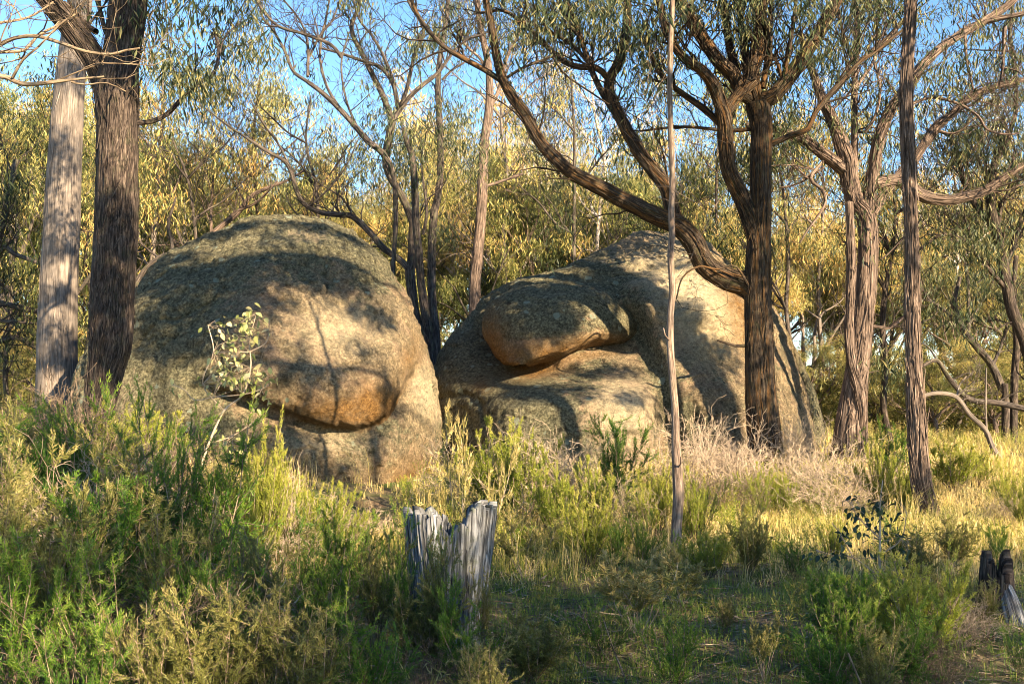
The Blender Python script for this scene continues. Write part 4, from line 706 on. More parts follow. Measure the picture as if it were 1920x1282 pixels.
# ------------------------------------------------------------------ shrubs: grown once per kind, then copied
def segleaves(mb, Pp, Dd, per, ln, wd, rng, spread=.75, tone=.5, tv=.15):
    idx = np.repeat(np.arange(len(Pp)), per); N = len(idx); p = Pp[idx] + rng.normal(size=(N, 3)) * .006
    d = norm(Dd[idx] * 1.0 + rng.normal(size=(N, 3)) * spread); s_ = norm(np.cross(d, rng.normal(size=(N, 3)))); l = ln * rng.uniform(.6, 1.3, N)[:, None]
    V = np.stack([p - s_ * wd * .5, p + s_ * wd * .5, p + d * l], 1).reshape(-1, 3)
    tn = np.asarray(tone)[idx] if np.ndim(tone) else tone
    mb.add(V, None, np.arange(N * 3).reshape(-1, 3), np.repeat(np.clip(tn + rng.normal(size=N) * tv, 0, 1), 3))
def feather(seed, nst=14, cone=.55, nbr=12, ln=.035, wd=.0055, per=3, brl=.30, up=.5, tips_only=0., tone0=.15, tone1=.7):
    rng = np.random.default_rng(seed); ms = MB(); ml = MB(); Pp = []; Dd = []; Tn = []
    for s in range(nst):
        a = rng.uniform(0, 6.28); tl = cone * math.sqrt(rng.random()); d = norm(np.array([math.cos(a) * tl, math.sin(a) * tl, 1.])); Hh = rng.uniform(.6, 1.0); pts = [np.array([math.cos(a), math.sin(a), 0]) * .04 * rng.random()]
        for i in range(7): d = norm(d + rng.normal(size=3) * .09 + np.array([0, 0, .05])); pts.append(pts[-1] + d * Hh / 7)
        pts = np.array(pts); tube(ms, pts, np.linspace(.0055 if nst > 10 else .0045, .0015, 8), 4, cap=False)
        for b in range(nbr):
            u = rng.uniform(.18 + tips_only, 1.0); k = min(int(u * 7), 6); p0 = pts[k] + (pts[k + 1] - pts[k]) * (u * 7 - k); ax = norm(pts[k + 1] - pts[k])
            dd = norm(ax * up * 1.6 + rng.normal(size=3) * .6); ll = brl * rng.uniform(.4, 1.1) * (1.25 - u * .7); n = 6; bp = [p0]
            for i in range(n): dd = norm(dd + rng.normal(size=3) * .1 + np.array([0, 0, up * .22])); bp.append(bp[-1] + dd * ll / n)
            bp = np.array(bp); tube(ms, bp, np.linspace(.0032, .001, n + 1), 3, cap=False)
            tt = np.linspace(.15, 1, 14); q = np.stack([np.interp(tt, np.linspace(0, 1, n + 1), bp[:, c]) for c in range(3)], -1)
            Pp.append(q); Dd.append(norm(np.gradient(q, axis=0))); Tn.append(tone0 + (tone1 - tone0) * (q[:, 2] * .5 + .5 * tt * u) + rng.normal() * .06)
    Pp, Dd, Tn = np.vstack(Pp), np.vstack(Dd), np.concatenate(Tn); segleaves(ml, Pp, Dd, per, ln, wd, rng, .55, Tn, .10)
    return ms, ml
def dry(seed, n=26, spread=.8, thick=1.):
    rng = np.random.default_rng(seed); mb = MB(); tubes = []; tips = []
    for k in range(n):
        a = rng.uniform(0, 6.28); tl = spread * math.sqrt(rng.random()); grow(rng, np.array([math.cos(a), math.sin(a), 0]) * .05, np.array([math.cos(a) * tl, math.sin(a) * tl, .8]), rng.uniform(.35, .6), .006 * thick, 0, 3, tubes, tips, .12, .30, (2, 4), .75, .66)
    zmax = max(p[:, 2].max() for p, r, l in tubes)
    for p, r, l in tubes: tube(mb, p / zmax, np.maximum(r, .0018 * thick), 3, cap=False)
    return mb
SH = {}
def mk(key, mleaf, mstem, vs):
    SH[key] = []
    for v in vs:
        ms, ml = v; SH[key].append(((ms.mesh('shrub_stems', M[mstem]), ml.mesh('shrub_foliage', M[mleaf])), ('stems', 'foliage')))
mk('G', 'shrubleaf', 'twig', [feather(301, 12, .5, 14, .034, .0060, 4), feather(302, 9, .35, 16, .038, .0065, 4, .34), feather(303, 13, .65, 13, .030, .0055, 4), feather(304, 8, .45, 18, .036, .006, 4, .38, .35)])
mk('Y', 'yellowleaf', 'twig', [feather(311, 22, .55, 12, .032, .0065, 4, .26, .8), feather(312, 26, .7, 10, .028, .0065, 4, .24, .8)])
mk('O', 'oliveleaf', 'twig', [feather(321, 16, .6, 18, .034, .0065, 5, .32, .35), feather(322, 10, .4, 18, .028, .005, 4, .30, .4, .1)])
mk('S', 'oliveleaf', 'pinktwig', [feather(331, 10, .8, 12, .045, .010, 3, .25, .5, .30, .4, .9), feather(332, 8, .9, 14, .045, .010, 3, .22, .5, .35, .4, .9)])
SH['D'] = [((m_.mesh('dry_twigs', M['pinktwig']),), ('twigs',)) for m_ in (dry(341, 26), dry(342, 30, 1.0), dry(343, 22, .6))]
SH['B'] = [((m_.mesh('dry_brown_twigs', M['twig']),), ('twigs',)) for m_ in (dry(351, 28, .9), dry(352, 24, .6))]
rsh = np.random.default_rng(5)
def shrub(k, px, Y, top, lab, wide=1., grp=None):
    g = G(px, Y); h = max(EYE + (HY - top) / F * Y - g[2], .18); v = SH[k][int(rsh.integers(0, len(SH[k])))]
    nm = {'G': 'green_shrub', 'Y': 'yellow_green_shrub', 'O': 'olive_shrub', 'S': 'scraggly_shrub', 'D': 'dry_bush', 'B': 'dry_bush'}[k]
    gr = {'G': 'feathery green shrubs', 'Y': 'yellow-green shrubs', 'O': 'olive shrubs', 'S': 'scraggly shrubs', 'D': 'dry leafless bushes', 'B': 'dry leafless bushes'}[k]
    place(v[0], v[1], nm, lab, 'shrub' if k not in 'DB' else 'bush', g, rsh.uniform(0, 6.28), h * wide, gr, ('stems', 'foliage', 'twigs'), sz=h / .97)
for a in [
 ('O', -25, 7.5, 760, 'feathery olive shrub cut by the left edge of the photo', 1), ('G', 42, 8.5, 735, 'tall feathery green shrub left of the pale trunk foot', .9), ('B', 118, 10.5, 672, 'wispy tan dead bush before the foot of the pale trunk'), ('O', 92, 9.5, 760, 'olive shrub just in front of the pale trunk foot', 1),
 ('G', 150, 9, 735, 'green shrub between the feet of the two left trunks', .8), ('Y', 205, 11, 762, 'golden-green shrub hiding the foot of the dark trunk', 1), ('Y', 240, 11.6, 748, 'bright yellow-green shrub right beside the dark trunk foot', 1.1), ('Y', 285, 12.2, 768, 'small yellow shrub against the left boulder lower left face', 1.3),
 ('D', 150, 8.4, 790, 'tan twiggy dry bush in front of the gap between the left trunks', 1), ('D', 225, 8.6, 880, 'sunlit tan dry tangle below the yellow shrubs at left', 1.2), ('D', 115, 8.1, 890, 'sunlit pinkish dry tangle near the left edge', 1.2), ('B', 262, 10.2, 800, 'shaded brown dry bush at the left foot of the left boulder', 1.4),
 ('B', 330, 10.6, 800, 'dark brown dry mound under the ovate-leaved sapling', 1.4), ('G', 310, 7.4, 745, 'slender upright green shrub rising before the left boulder', .6), ('G', 375, 6.9, 775, 'bushy dark green shrub around the sapling stem', .8), ('O', 430, 9.5, 870, 'olive shrub low before the left boulder lip', 1),
 ('Y', 497, 8.8, 790, 'bright lime spike of shrub lit before the brown lip of the boulder', .55), ('Y', 470, 8.6, 850, 'lit lime shrub just left of the lime spike', .7), ('D', 512, 8.9, 850, 'small pale dry bush behind the lime spike', .7), ('Y', 548, 9.3, 862, 'thin lime shrub under the lowest point of the boulder lip', .7),
 ('Y', 585, 9.6, 888, 'lit yellow-green shrub under the right end of the boulder lip', .9), ('Y', 625, 9.8, 905, 'sprawling lit shrub left of the low pale rock', .9), ('O', 55, 6.2, 850, 'dark olive shrub filling the left foreground', .9), ('G', 175, 6.3, 900, 'dark green shrub below the tan tangles at left', 1),
 ('O', 262, 7.2, 850, 'dark olive bushy shrub before the brown mound', 1), ('O', 120, 5.6, 980, 'olive shrub low in the left foreground', 1), ('G', 20, 5.2, 1000, 'green shrub at the lower left corner edge', 1), ('G', 215, 5.2, 1040, 'dark green shrub low between the left foreground shrubs', 1),
 ('O', 330, 5.8, 930, 'deep olive shrub in the middle of the left foreground', 1), ('G', 410, 5.7, 990, 'upright green shrub in front of the sapling stem', .8), ('O', 480, 6.3, 980, 'olive twiggy shrub right of the sapling stem', 1), ('G', 555, 6.9, 965, 'rounded green shrub two shrubs left of the stump', .9),
 ('G', 615, 6.2, 1010, 'green shrub in the dark undergrowth well left of the stump', .9), ('G', 655, 7.4, 950, 'bushy green shrub standing before the low pale rock', .9), ('O', 705, 6.5, 1000, 'olive shrub immediately left of the stump', .9), ('O', 500, 5, 1080, 'olive-green shrub low at the bottom, under the lime spike', 1),
 ('O', 590, 4.9, 1120, 'olive shrub at the bottom left of the stump', 1), ('O', 380, 4.8, 1110, 'olive-green shrub at the bottom under the sapling', 1), ('O', 285, 4.7, 1130, 'olive shrub at the bottom, left of centre-left', 1), ('G', 150, 4.6, 1150, 'green shrub at the bottom near the left corner', 1), ('G', 690, 5, 1120, 'green shrub at the bottom just left of the stump foot', .9),
 ('O', 822, 6.2, 980, 'thin olive shrub growing up in front of the stump', .5), ('G', 842, 6.0, 1085, 'green shrub at the front foot of the stump', .5), ('G', 770, 6.4, 960, 'dark green shrub against the left side of the stump', .5), ('S', 868, 7.5, 770, 'tall scraggly shrub rising behind the stump', .45), ('O', 905, 6.6, 1060, 'olive shrub at the right foot of the stump', .5), ('O', 790, 6.2, 1090, 'olive shrub hiding the left foot of the stump', 1.1), ('G', 880, 5.8, 1140, 'green tuft hiding the right foot of the stump', 1.2), ('O', 1850, 6.9, 1075, 'olive shrub half hiding the dark stump', 1.0), ('B', 800, 5.6, 1170, 'brown twiggy bush at the bottom below the stump', .9),
 ('Y', 925, 12.4, 800, 'yellow-green shrub before the left end of the right boulder', 1), ('Y', 975, 12, 778, 'bright yellow-green shrub against the low grey slab of the right boulder', 1), ('D', 1020, 12.6, 770, 'pale plumed dry bush before the right boulder slab', 1), ('D', 1070, 12.2, 790, 'pinkish dry bush before the middle of the right boulder', 1.1), ('G', 1150, 11.8, 785, 'dark green shrub with upright sprays left of the thin sapling trunk', .9),
 ('D', 870, 12.8, 800, 'grey dry bush in the gap between the boulders', 1), ('Y', 1120, 11, 850, 'lit yellow shrub left of the sapling trunk', 1), ('Y', 1040, 10.8, 870, 'golden shrub in the sunny grass left of centre', 1), ('Y', 1105, 9.5, 915, 'lime mound at the near edge of the sunny grass', 1), ('D', 1180, 10.8, 880, 'dry straw-coloured bush behind the lime mound', 1),
 ('Y', 1232, 10.6, 860, 'upright lime shrub just left of the thin sapling trunk', .7), ('Y', 1305, 10.4, 870, 'upright lime shrub just right of the thin sapling trunk', .7), ('G', 1205, 9.3, 960, 'dark green shrub at the shadow edge near the sapling trunk', .8), ('G', 1155, 9.2, 985, 'low dark shrub at the shadow edge below the lime mound', .8), ('D', 1290, 13.6, 745, 'pinkish dry bush against the rock behind the sapling trunk', 1), ('D', 1345, 13.2, 762, 'plumed pink dry bush left of the forked trunk', 1.1),
 ('D', 1390, 13.8, 770, 'dry bush at the left foot of the forked trunk', 1), ('B', 1330, 12, 850, 'brown twiggy bush in front of the plumed pink one', 1.2), ('Y', 1425, 12.2, 865, 'lime shrub in front of the forked trunk foot', .8), ('Y', 1465, 12.4, 880, 'pale lime shrub right of the forked trunk foot', .8), ('D', 1492, 15.6, 735, 'small orange dry bush between spike stone and leaning slab', .6), ('D', 1530, 13, 800, 'large pink-grey tangle of dry bush left of the splintered trunk', 1.4),
 ('D', 1590, 13.4, 800, 'pink-grey dry bush at the foot of the twin-stemmed gum', 1.2), ('D', 1560, 12.2, 850, 'low front part-tangle dry bush before the pink-grey ones', 1.2), ('O', 1408, 9.1, 955, 'dark olive shrub alone at the edge of the golden grass', .8), ('G', 1665, 14.8, 785, 'dark green shrub behind the reddish trunk', 1), ('Y', 1655, 12.6, 812, 'golden spiky shrub left of the reddish trunk', .7), ('Y', 1695, 12.3, 868, 'lime shrub touching the left of the reddish trunk', .7),
 ('G', 1715, 13.5, 850, 'shaded green shrub directly behind the reddish trunk foot', .9), ('Y', 1790, 14.2, 815, 'large lit green mound of shrub right of the reddish trunk', 1.5), ('Y', 1840, 14.6, 838, 'right half mound of lit shrub beside the pale fallen limb', 1.3), ('Y', 1898, 12.2, 862, 'lime shrub under the pale fallen limb', .8), ('D', 1880, 11.6, 915, 'dry pinkish bush low at the right edge', 1.2), ('Y', 1925, 11.2, 900, 'lime shrub cut by the right edge', .9),
 ('G', 1130, 6.6, 1130, 'low green clump below the scraggly shrubs in the shade', 1.2), ('O', 1360, 6.9, 1110, 'low olive tuft alone in the shade right of the sapling trunk', 1.2), ('O', 1000, 6.0, 1140, 'low olive tuft in the shade right of the stump', 1.3), ('G', 1585, 5.9, 1090, 'dense green shrub in the heart of the right foreground group', 1.0), ('Y', 1635, 6.5, 1085, 'sunny yellow-green shrub in the middle of the right foreground group', 1.4), ('Y', 1730, 6.2, 1030, 'tallest feathery yellow-green shrub of the right foreground', 1.2), ('G', 1690, 5.6, 1120, 'green shrub low in front of the tallest right foreground shrub', 1.0), ('D', 1800, 6.7, 1100, 'tan wispy bush left of the dark stump', 1.2), ('O', 1720, 8.4, 985, 'olive shrub between the reddish trunk and the right foreground group', 1.2), ('G', 1540, 5.3, 1180, 'low green shrub at the bottom left of the right foreground group', 1.4), ('Y', 1330, 9.0, 985, 'yellow tuft on the shadow edge right of the sapling trunk', 1.4), ('G', 1490, 8.9, 1000, 'green tuft on the shadow edge left of the round-leaved sapling', 1.3),
 ('D', 90, 7.0, 930, 'tan dead tangle inside the left foreground shrubs', 1.2), ('D', 430, 6.4, 1010, 'pale dead tangle right of the sapling stem in the shade', 1.2), ('B', 250, 5.6, 1010, 'brown dead tangle in the middle of the left foreground', 1.2), ('D', 640, 6.6, 1060, 'straw-coloured dead tangle left of the stump', 1.2), ('D', 330, 9.0, 850, 'sunlit straw tangle before the brown mound', 1.3), ('D', 480, 9.9, 880, 'straw tangle beneath the boulder lip', 1.4), ('D', 660, 10.6, 915, 'straw-coloured dry bush at the right foot of the left boulder', 1.3),
 ('S', 1195, 7.1, 1010, 'scraggly half-bare shrub with green tips in the shade, centre right', 1.6), ('S', 1272, 7.9, 1020, 'scraggly shrub with pinkish twigs below the sapling trunk', 1.6), ('G', 1262, 5.7, 1130, 'bright green clump at the bottom right of centre', .9), ('S', 1432, 6.0, 1140, 'small dry forked sprig alone in the shade', .8), ('O', 905, 5.1, 1190, 'olive clump at the bottom right of the stump', 1),
 ('G', 1545, 6.6, 1070, 'leaning bright green shrub at the left of the right foreground group', 1.1), ('G', 1605, 6.2, 1075, 'feathery green shrub in the right foreground group', 1.0), ('Y', 1690, 6.8, 1040, 'tall yellow-green feathery shrub in the right foreground', 1.3), ('O', 1745, 6.9, 1050, 'drooping olive shrub with tan tips left of the dark stump', 1.3), ('O', 1640, 5.3, 1150, 'olive shrub at the bottom of the right foreground group', 1), ('B', 1765, 5.6, 1160, 'brown dry bush at the bottom left of the dark stump', 1),
 ('G', 1865, 9, 985, 'dark green shrub behind the dark stump', .9), ('G', 1910, 6.0, 1170, 'green shrub in the bottom right corner', .8), ('B', 1822, 7.2, 1085, 'dark tangled bush against the dark stump', .8), ('Y', 1560, 9.8, 960, 'yellow-green shrub behind the blue-green sapling', .9), ('G', 1690, 9.4, 960, 'green shrub in front of the reddish trunk foot', 1), ('O', 1790, 9.5, 960, 'olive shrub in the sunny strip at right', 1), ('S', 985, 9.2, 950, 'scraggly brown shrub right of the stump in the sun', 1)]:
    shrub(*a[:5], *(a[5:6]))

# ------------------------------------------------------------------ ovate-leaved saplings (each leaf its own part)
def leafmesh(seed, mat):
    rng = np.random.default_rng(seed); mb = MB(); n = 5; u = np.linspace(0, 1, n); w = np.sin(np.pi * u ** .8) * .27; z = -.18 * u ** 2
    V = []; 
    for i in range(n): V += [[-w[i], u[i], z[i] + w[i] * .35], [0, u[i], z[i]], [w[i], u[i], z[i] + w[i] * .35]]
    Q = [];
    for i in range(n - 1): a = i * 3; Q += [[a, a + 1, a + 4, a + 3], [a + 1, a + 2, a + 5, a + 4]]
    mb.add(np.array(V), np.array(Q), None, rng.random()); return mb.mesh('leaf', mat, True)
def sapling(label, Y, stems, clumps, mat, size, seed, base):
    rng = np.random.default_rng(seed); th = thing('sapling', label, 'sapling', G(base, Y)); lm = [leafmesh(seed + k, M[mat]) for k in range(5)]
    mb = MB(); ends = []
    for s in stems:
        W = np.array([P(a, c, Y + d_) for a, c, d_ in s]); 
        if s is stems[0]: W[0] = G(base, Y) - np.array([0, 0, .1])
        tube(mb, W, np.linspace(.013 if s is stems[0] else .005, .003, len(W)), 6, .04)
        ends += list(W)
    ends = np.array(ends)
    from mathutils import Euler
    for cx, cy, rx, ry, n in clumps:
        for k in range(int(n * 1.7)):
            p = P(cx + rng.normal() * rx * .5, cy + rng.normal() * ry * .5, Y + rng.normal() * .12); j = int(np.argmin(np.linalg.norm(ends - p, axis=1)))
            if k % 3 == 0: tube(mb, [ends[j], (ends[j] + p) / 2 + rng.normal(size=3) * .02, p], [.0025, .002, .0015], 3, cap=False); lastp = p
            q = lastp + rng.normal(size=3) * .045
            o = bpy.data.objects.new('leaf', lm[int(rng.integers(0, 5))]); col.objects.link(o); o.parent = th; o.matrix_parent_inverse = th.matrix_world.inverted()
            o.location = [float(v) for v in q]; sc_ = size * rng.uniform(.6, 1.2); o.scale = (sc_, sc_, sc_); o.rotation_euler = (rng.uniform(-2.2, .6), rng.uniform(-.8, .8), rng.uniform(0, 6.28))
    mb.obj('stem', M['pinktwig'], th, smooth=True)
sapling('small sapling with pale oval leaves in front of the left boulder', 8.0,
        [[(330, 1100, 0), (352, 960, 0), (372, 890, 0), (392, 830, 0), (420, 770, 0), (455, 740, 0), (470, 690, 0), (468, 640, 0), (480, 590, 0)], [(455, 740, 0), (400, 745, .1), (365, 750, .1), (345, 730, .1), (325, 722, .1)], [(420, 770, 0), (380, 720, -.1), (400, 660, -.1), (390, 610, 0)], [(468, 660, 0), (500, 640, .1), (505, 600, .1)], [(392, 830, 0), (430, 820, 0), (470, 795, 0), (492, 780, 0)], [(455, 740, 0), (490, 730, 0), (505, 720, 0)]],
        [(470, 600, 34, 26, 30), (455, 640, 36, 26, 26), (430, 690, 38, 26, 36), (480, 705, 34, 26, 30), (410, 715, 40, 20, 20), (395, 620, 16, 10, 7), (415, 820, 18, 26, 10), (335, 722, 12, 8, 4), (490, 740, 18, 14, 9)], 'ovateleaf', .060, 61, 300)
sapling('dark round-leaved blue-green sapling at the edge of the golden grass at right', 7.6,
        [[(1640, 1180, 0), (1648, 1080, 0), (1650, 1010, 0), (1650, 950, 0), (1655, 900, 0)], [(1648, 1080, 0), (1600, 1045, 0), (1560, 1040, .1), (1530, 1030, .1)], [(1650, 1010, 0), (1610, 970, 0), (1595, 940, 0)], [(1650, 1040, 0), (1690, 1010, 0), (1700, 960, 0)], [(1600, 1045, 0), (1575, 1000, 0), (1560, 980, 0)]],
        [(1655, 960, 40, 40, 30), (1690, 1010, 30, 26, 14), (1610, 960, 22, 24, 12), (1560, 1035, 46, 18, 20), (1575, 1000, 20, 20, 7), (1630, 1000, 34, 26, 14), (1665, 1050, 24, 16, 7)], 'darkovate', .058, 71, 1640)

# ------------------------------------------------------------------ grass, litter, sticks
def blades(name, N, ylo, yhi, h0, h1, vf, seed, wd=.004, dens=None, bend=.45):
    rng = np.random.default_rng(seed); nt_ = N // 7; y = ylo + (yhi - ylo) * rng.random(nt_) ** .8; x = rng.uniform(-.56, .56, nt_) * y
    if dens is not None:
        k = rng.random(nt_) < dens(x, y); x, y = x[k], y[k]
    x = np.repeat(x, 7) + rng.normal(size=len(x) * 7) * .035; y = np.repeat(y, 7) + rng.normal(size=len(y) * 7) * .035; N = len(x)
    z = gz(x, y) - .01; p = np.stack([x, y, z], -1); a = rng.uniform(0, 6.28, N); dr = np.stack([np.cos(a), np.sin(a), 0 * a], -1); sd_ = np.stack([-np.sin(a), np.cos(a), 0 * a], -1)
    f = rng.uniform(0, 6.28, N); sd_ = np.stack([np.cos(f), np.sin(f), 0 * f], -1)
    hh = rng.uniform(h0, h1, N)[:, None]; bn = rng.uniform(.1, bend * 2, N)[:, None]; w_ = wd * (y / 9)[:, None] ** .5
    m = p + dr * hh * bn * .25 + np.array([0, 0, 1]) * hh * .55; t = p + dr * hh * bn + np.array([0, 0, 1]) * hh * (1 - .35 * bn)
    V = np.stack([p - sd_ * w_ * .5, p + sd_ * w_ * .5, m + sd_ * w_ * .4, m - sd_ * w_ * .4, t], 1).reshape(-1, 3); b = np.arange(N)[:, None] * 5
    var = np.clip(vf(x, y) + rng.normal(size=N) * .13, 0, 1)
    mb = MB(); mb.add(V, b + np.array([0, 1, 2, 3]), b + np.array([3, 2, 4]), np.repeat(var, 5))
    o = mb.obj(name, M['grass'], None, kind='stuff'); return o
pat = lambda x, y, f, s: fbm(np.stack([x, y, 0 * x], -1) * f, 3, s)
sun_band = lambda x, y: sstep(9.2, 10.8, y) * (1 - .5 * sstep(1, -4, x))
o = blades('green_grass', 110000, 3.9, 11, .03, .15, lambda x, y: .22 + .22 * pat(x, y, .8, 3), 501, .0035, lambda x, y: np.clip(.75 + .5 * pat(x, y, 1.1, 8), .1, 1)); o['label'] = 'short green grass in the shaded foreground'; o['category'] = 'grass'
o = blades('golden_grass', 120000, 9.3, 17, .06, .24, lambda x, y: .70 + .32 * pat(x, y, .5, 13), 502, .0050, lambda x, y: np.clip(.85 + .6 * pat(x, y, .7, 18), .15, 1) * rockgap(x, y)); o['label'] = 'golden dry meadow grass in the sunlit strip before the boulders'; o['category'] = 'grass'
o = blades('tall_grass_stalks', 7000, 8.5, 15, .3, .65, lambda x, y: .8 + 0 * x, 503, .0035, lambda x, y: np.clip(.4 + .9 * pat(x, y, .9, 21), 0, 1) * rockgap(x, y), .3); o['label'] = 'thin straw-coloured grass stalks standing above the meadow'; o['category'] = 'grass'
o = blades('dry_tangle', 42000, 8.6, 15.5, .08, .30, lambda x, y: .88 + 0 * x, 505, .0042, lambda x, y: np.clip(.45 + .9 * pat(x, y, .8, 41), .05, 1) * rockgap(x, y), .95); o['label'] = 'tangled tan dead stems lying through the sunlit meadow'; o['category'] = 'dead grass'
o = blades('far_grass', 40000, 16, 34, .10, .40, lambda x, y: .6 + .25 * pat(x, y, .5, 33), 504, .010); o['label'] = 'pale dry grass on the rise under the wood'; o['category'] = 'grass'
def litter():
    rng = np.random.default_rng(9); N = 42000; y = 3.9 + 9 * rng.random(N); x = rng.uniform(-.56, .56, N) * y; mb = MB()
    C = np.stack([x, y, gz(x, y) + .008], -1); leaves(mb, C, 1, .01, .08, rng, droop=0, aspect=.2, squash=.2)
    V = mb.V[0].reshape(-1, 4, 3); c = V[:, :1]; V = c + (V - c) * np.array([1, 1, .25]); mb.V[0] = V.reshape(-1, 3)
    o = mb.obj('leaf_litter', M['litter'], None, kind='stuff'); o['label'] = 'fallen brown gum leaves scattered over the ground'; o['category'] = 'leaf litter'
    mb = MB(); N = 3500; y = 5 + 10 * rng.random(N); x = rng.uniform(-.5, .56, N) * y; C = np.stack([x, y, gz(x, y) + .012], -1); leaves(mb, C, 1, .01, .26, rng, droop=0, aspect=.11, squash=.2)
    V = mb.V[0].reshape(-1, 4, 3); c = V[:, :1]; V = c + (V - c) * np.array([1, 1, .22]); mb.V[0] = V.reshape(-1, 3)
    o = mb.obj('bark_litter', M['litter'], None, kind='stuff'); o['label'] = 'shed strips of gum bark lying among the grass'; o['category'] = 'bark litter'
    mb = MB()
    for k in range(1500):
        y_ = rng.uniform(4.2, 14); x_ = rng.uniform(-.55, .55) * y_; a = rng.uniform(0, 6.28); l = rng.uniform(.08, .45); q = np.array([[x_ + math.cos(a) * l * s, y_ + math.sin(a) * l * s, 0] for s in (-.5, 0, .5)]); q[:, 2] = gz(q[:, 0], q[:, 1]) + rng.uniform(.004, .05); q[1] += rng.normal(size=3) * .02
        tube(mb, q, [.004, .0035, .002], 3, cap=False)
    o = mb.obj('twig_litter', M['dead'], None, kind='stuff'); o['label'] = 'small fallen twigs scattered through the grass'; o['category'] = 'twigs'
litter()
def scrub():
    rng = np.random.default_rng(91); mb = MB()
    # mixed low heath between the shrubs: fans of narrow leaves, too many and too merged to count
    n = 900; y = rng.uniform(5, 24, n) ** 1.0; x = rng.uniform(-.58, .58, n) * y; keep = ((x < -1.1) | (y > 10.2) | (rng.random(n) < .10)) & (rng.random(n) < rockgap(x, y)); x, y = x[keep], y[keep]
    Pp = []; Dd = []; Tn = []
    for xi, yi in zip(x, y):
        zi = float(gz(np.array([xi]), np.array([yi]))[0]); hh = rng.uniform(.18, .5) * (1.25 if xi < -1.5 else 1); tn = rng.uniform(.1, .6) + (.2 if yi > 10 else 0)
        for s in range(7):
            a = rng.uniform(0, 6.28); tl = rng.uniform(0, .7); d = norm(np.array([math.cos(a) * tl, math.sin(a) * tl, 1])); q = np.array([xi, yi, zi]) + np.linspace(.1, 1, 9)[:, None] * d * hh + rng.normal(size=3) * .02
            Pp.append(q); Dd.append(np.repeat(d[None], 9, 0)); Tn.append(np.full(9, tn))
    segleaves(mb, np.vstack(Pp), np.vstack(Dd), 4, .045, .007, rng, .7, np.concatenate(Tn), .1)
    o = mb.obj('heath_undergrowth', M['oliveleaf'], None, kind='stuff'); o['label'] = 'low mixed heath growing between the shrubs'; o['category'] = 'undergrowth'
scrub()
def yellow_heath():
    rng = np.random.default_rng(93); mb = MB(); n = 620; y = rng.uniform(9.6, 15.5, n); x = rng.uniform(-.1, .58, n) * y; Pp = []; Dd = []; Tn = []
    k = (rng.random(n) < np.clip(.45 + .9 * pat(x, y, .6, 61), 0, 1)); x, y = x[k], y[k]
    for xi, yi in zip(x, y):
        zi = float(gz(np.array([xi]), np.array([yi]))[0]); hh = rng.uniform(.14, .38); tn = rng.uniform(.05, .75)
        for s in range(9):
            a = rng.uniform(0, 6.28); tl = rng.uniform(0, .8); d = norm(np.array([math.cos(a) * tl, math.sin(a) * tl, 1])); q = np.array([xi, yi, zi]) + np.linspace(.1, 1, 10)[:, None] * d * hh + rng.normal(size=3) * .02
            Pp.append(q); Dd.append(np.repeat(d[None], 10, 0)); Tn.append(np.full(10, tn))
    segleaves(mb, np.vstack(Pp), np.vstack(Dd), 3, .035, .0075, rng, .7, np.concatenate(Tn), .1)
    o = mb.obj('lime_heath', M['yellowleaf'], None, kind='stuff'); o['label'] = 'lime and yellow low heath dotted through the sunlit meadow'; o['category'] = 'undergrowth'
yellow_heath()
def far_heath():
    rng = np.random.default_rng(92); mb = MB(); n = 2600; y = rng.uniform(25, 46, n); x = rng.uniform(-.62, .62, n) * y; Pp = []; Dd = []; Tn = []
    for xi, yi in zip(x, y):
        zi = float(gz(np.array([xi]), np.array([yi]))[0]); hh = rng.uniform(.7, 1.5) * (1 + (yi - 25) * .05); tn = rng.uniform(.2, .9)
        for s in range(5):
            a = rng.uniform(0, 6.28); tl = rng.uniform(0, .6); d = norm(np.array([math.cos(a) * tl, math.sin(a) * tl, 1])); q = np.array([xi, yi, zi]) + np.linspace(.1, 1, 8)[:, None] * d * hh
            Pp.append(q); Dd.append(np.repeat(d[None], 8, 0)); Tn.append(np.full(8, tn))
    segleaves(mb, np.vstack(Pp), np.vstack(Dd), 4, .16, .03, rng, .8, np.concatenate(Tn), .12)
    o = mb.obj('far_heath', M['oliveleaf'], None, kind='stuff'); o['label'] = 'pale heath on the rise between the trunks of the wood'; o['category'] = 'undergrowth'
far_heath()
def stick(pts, Y, w, lab):
    W = []
    for a, c, y_, up in pts: g = G(a, y_); W.append(g + np.array([0, 0, up]))
    th = MB(); tube(th, W, np.linspace(w, w * .4, len(W)), 7, .05); o = th.obj('fallen_stick', M['dead'], None, smooth=True); o['label'] = lab; o['category'] = 'stick'; o['group'] = 'sticks fallen in the shaded grass'
stick([(1010, 0, 6.6, .16), (1050, 0, 6.5, .20), (1090, 0, 6.4, .06), (1105, 0, 6.3, .0)], 0, .006, 'arched pale stick rising from the shaded grass right of the stump')
stick([(1085, 0, 6.9, .28), (1120, 0, 6.6, .12), (1150, 0, 6.4, .03)], 0, .005, 'thin straight pale stick leaning in the shade left of the scraggly shrub')
stick([(1180, 0, 6.0, .0), (1150, 0, 6.3, .16), (1130, 0, 6.5, .30)], 0, .006, 'bare forked upright stick at the foot of the scraggly shrub')
stick([(1185, 0, 5.0, .01), (1205, 0, 5.15, .03), (1230, 0, 5.2, .02)], 0, .006, 'short curved stick at the bottom below the scraggly shrub')
stick([(1310, 0, 5.9, .02), (1350, 0, 5.8, .03), (1395, 0, 5.6, .02)], 0, .007, 'grey stick lying flat right of the bright green clump')
stick([(1060, 0, 5.4, .2), (1066, 0, 5.4, .1), (1072, 0, 5.4, .0)], 0, .004, 'tiny upright dead stalk at the bottom right of the stump')
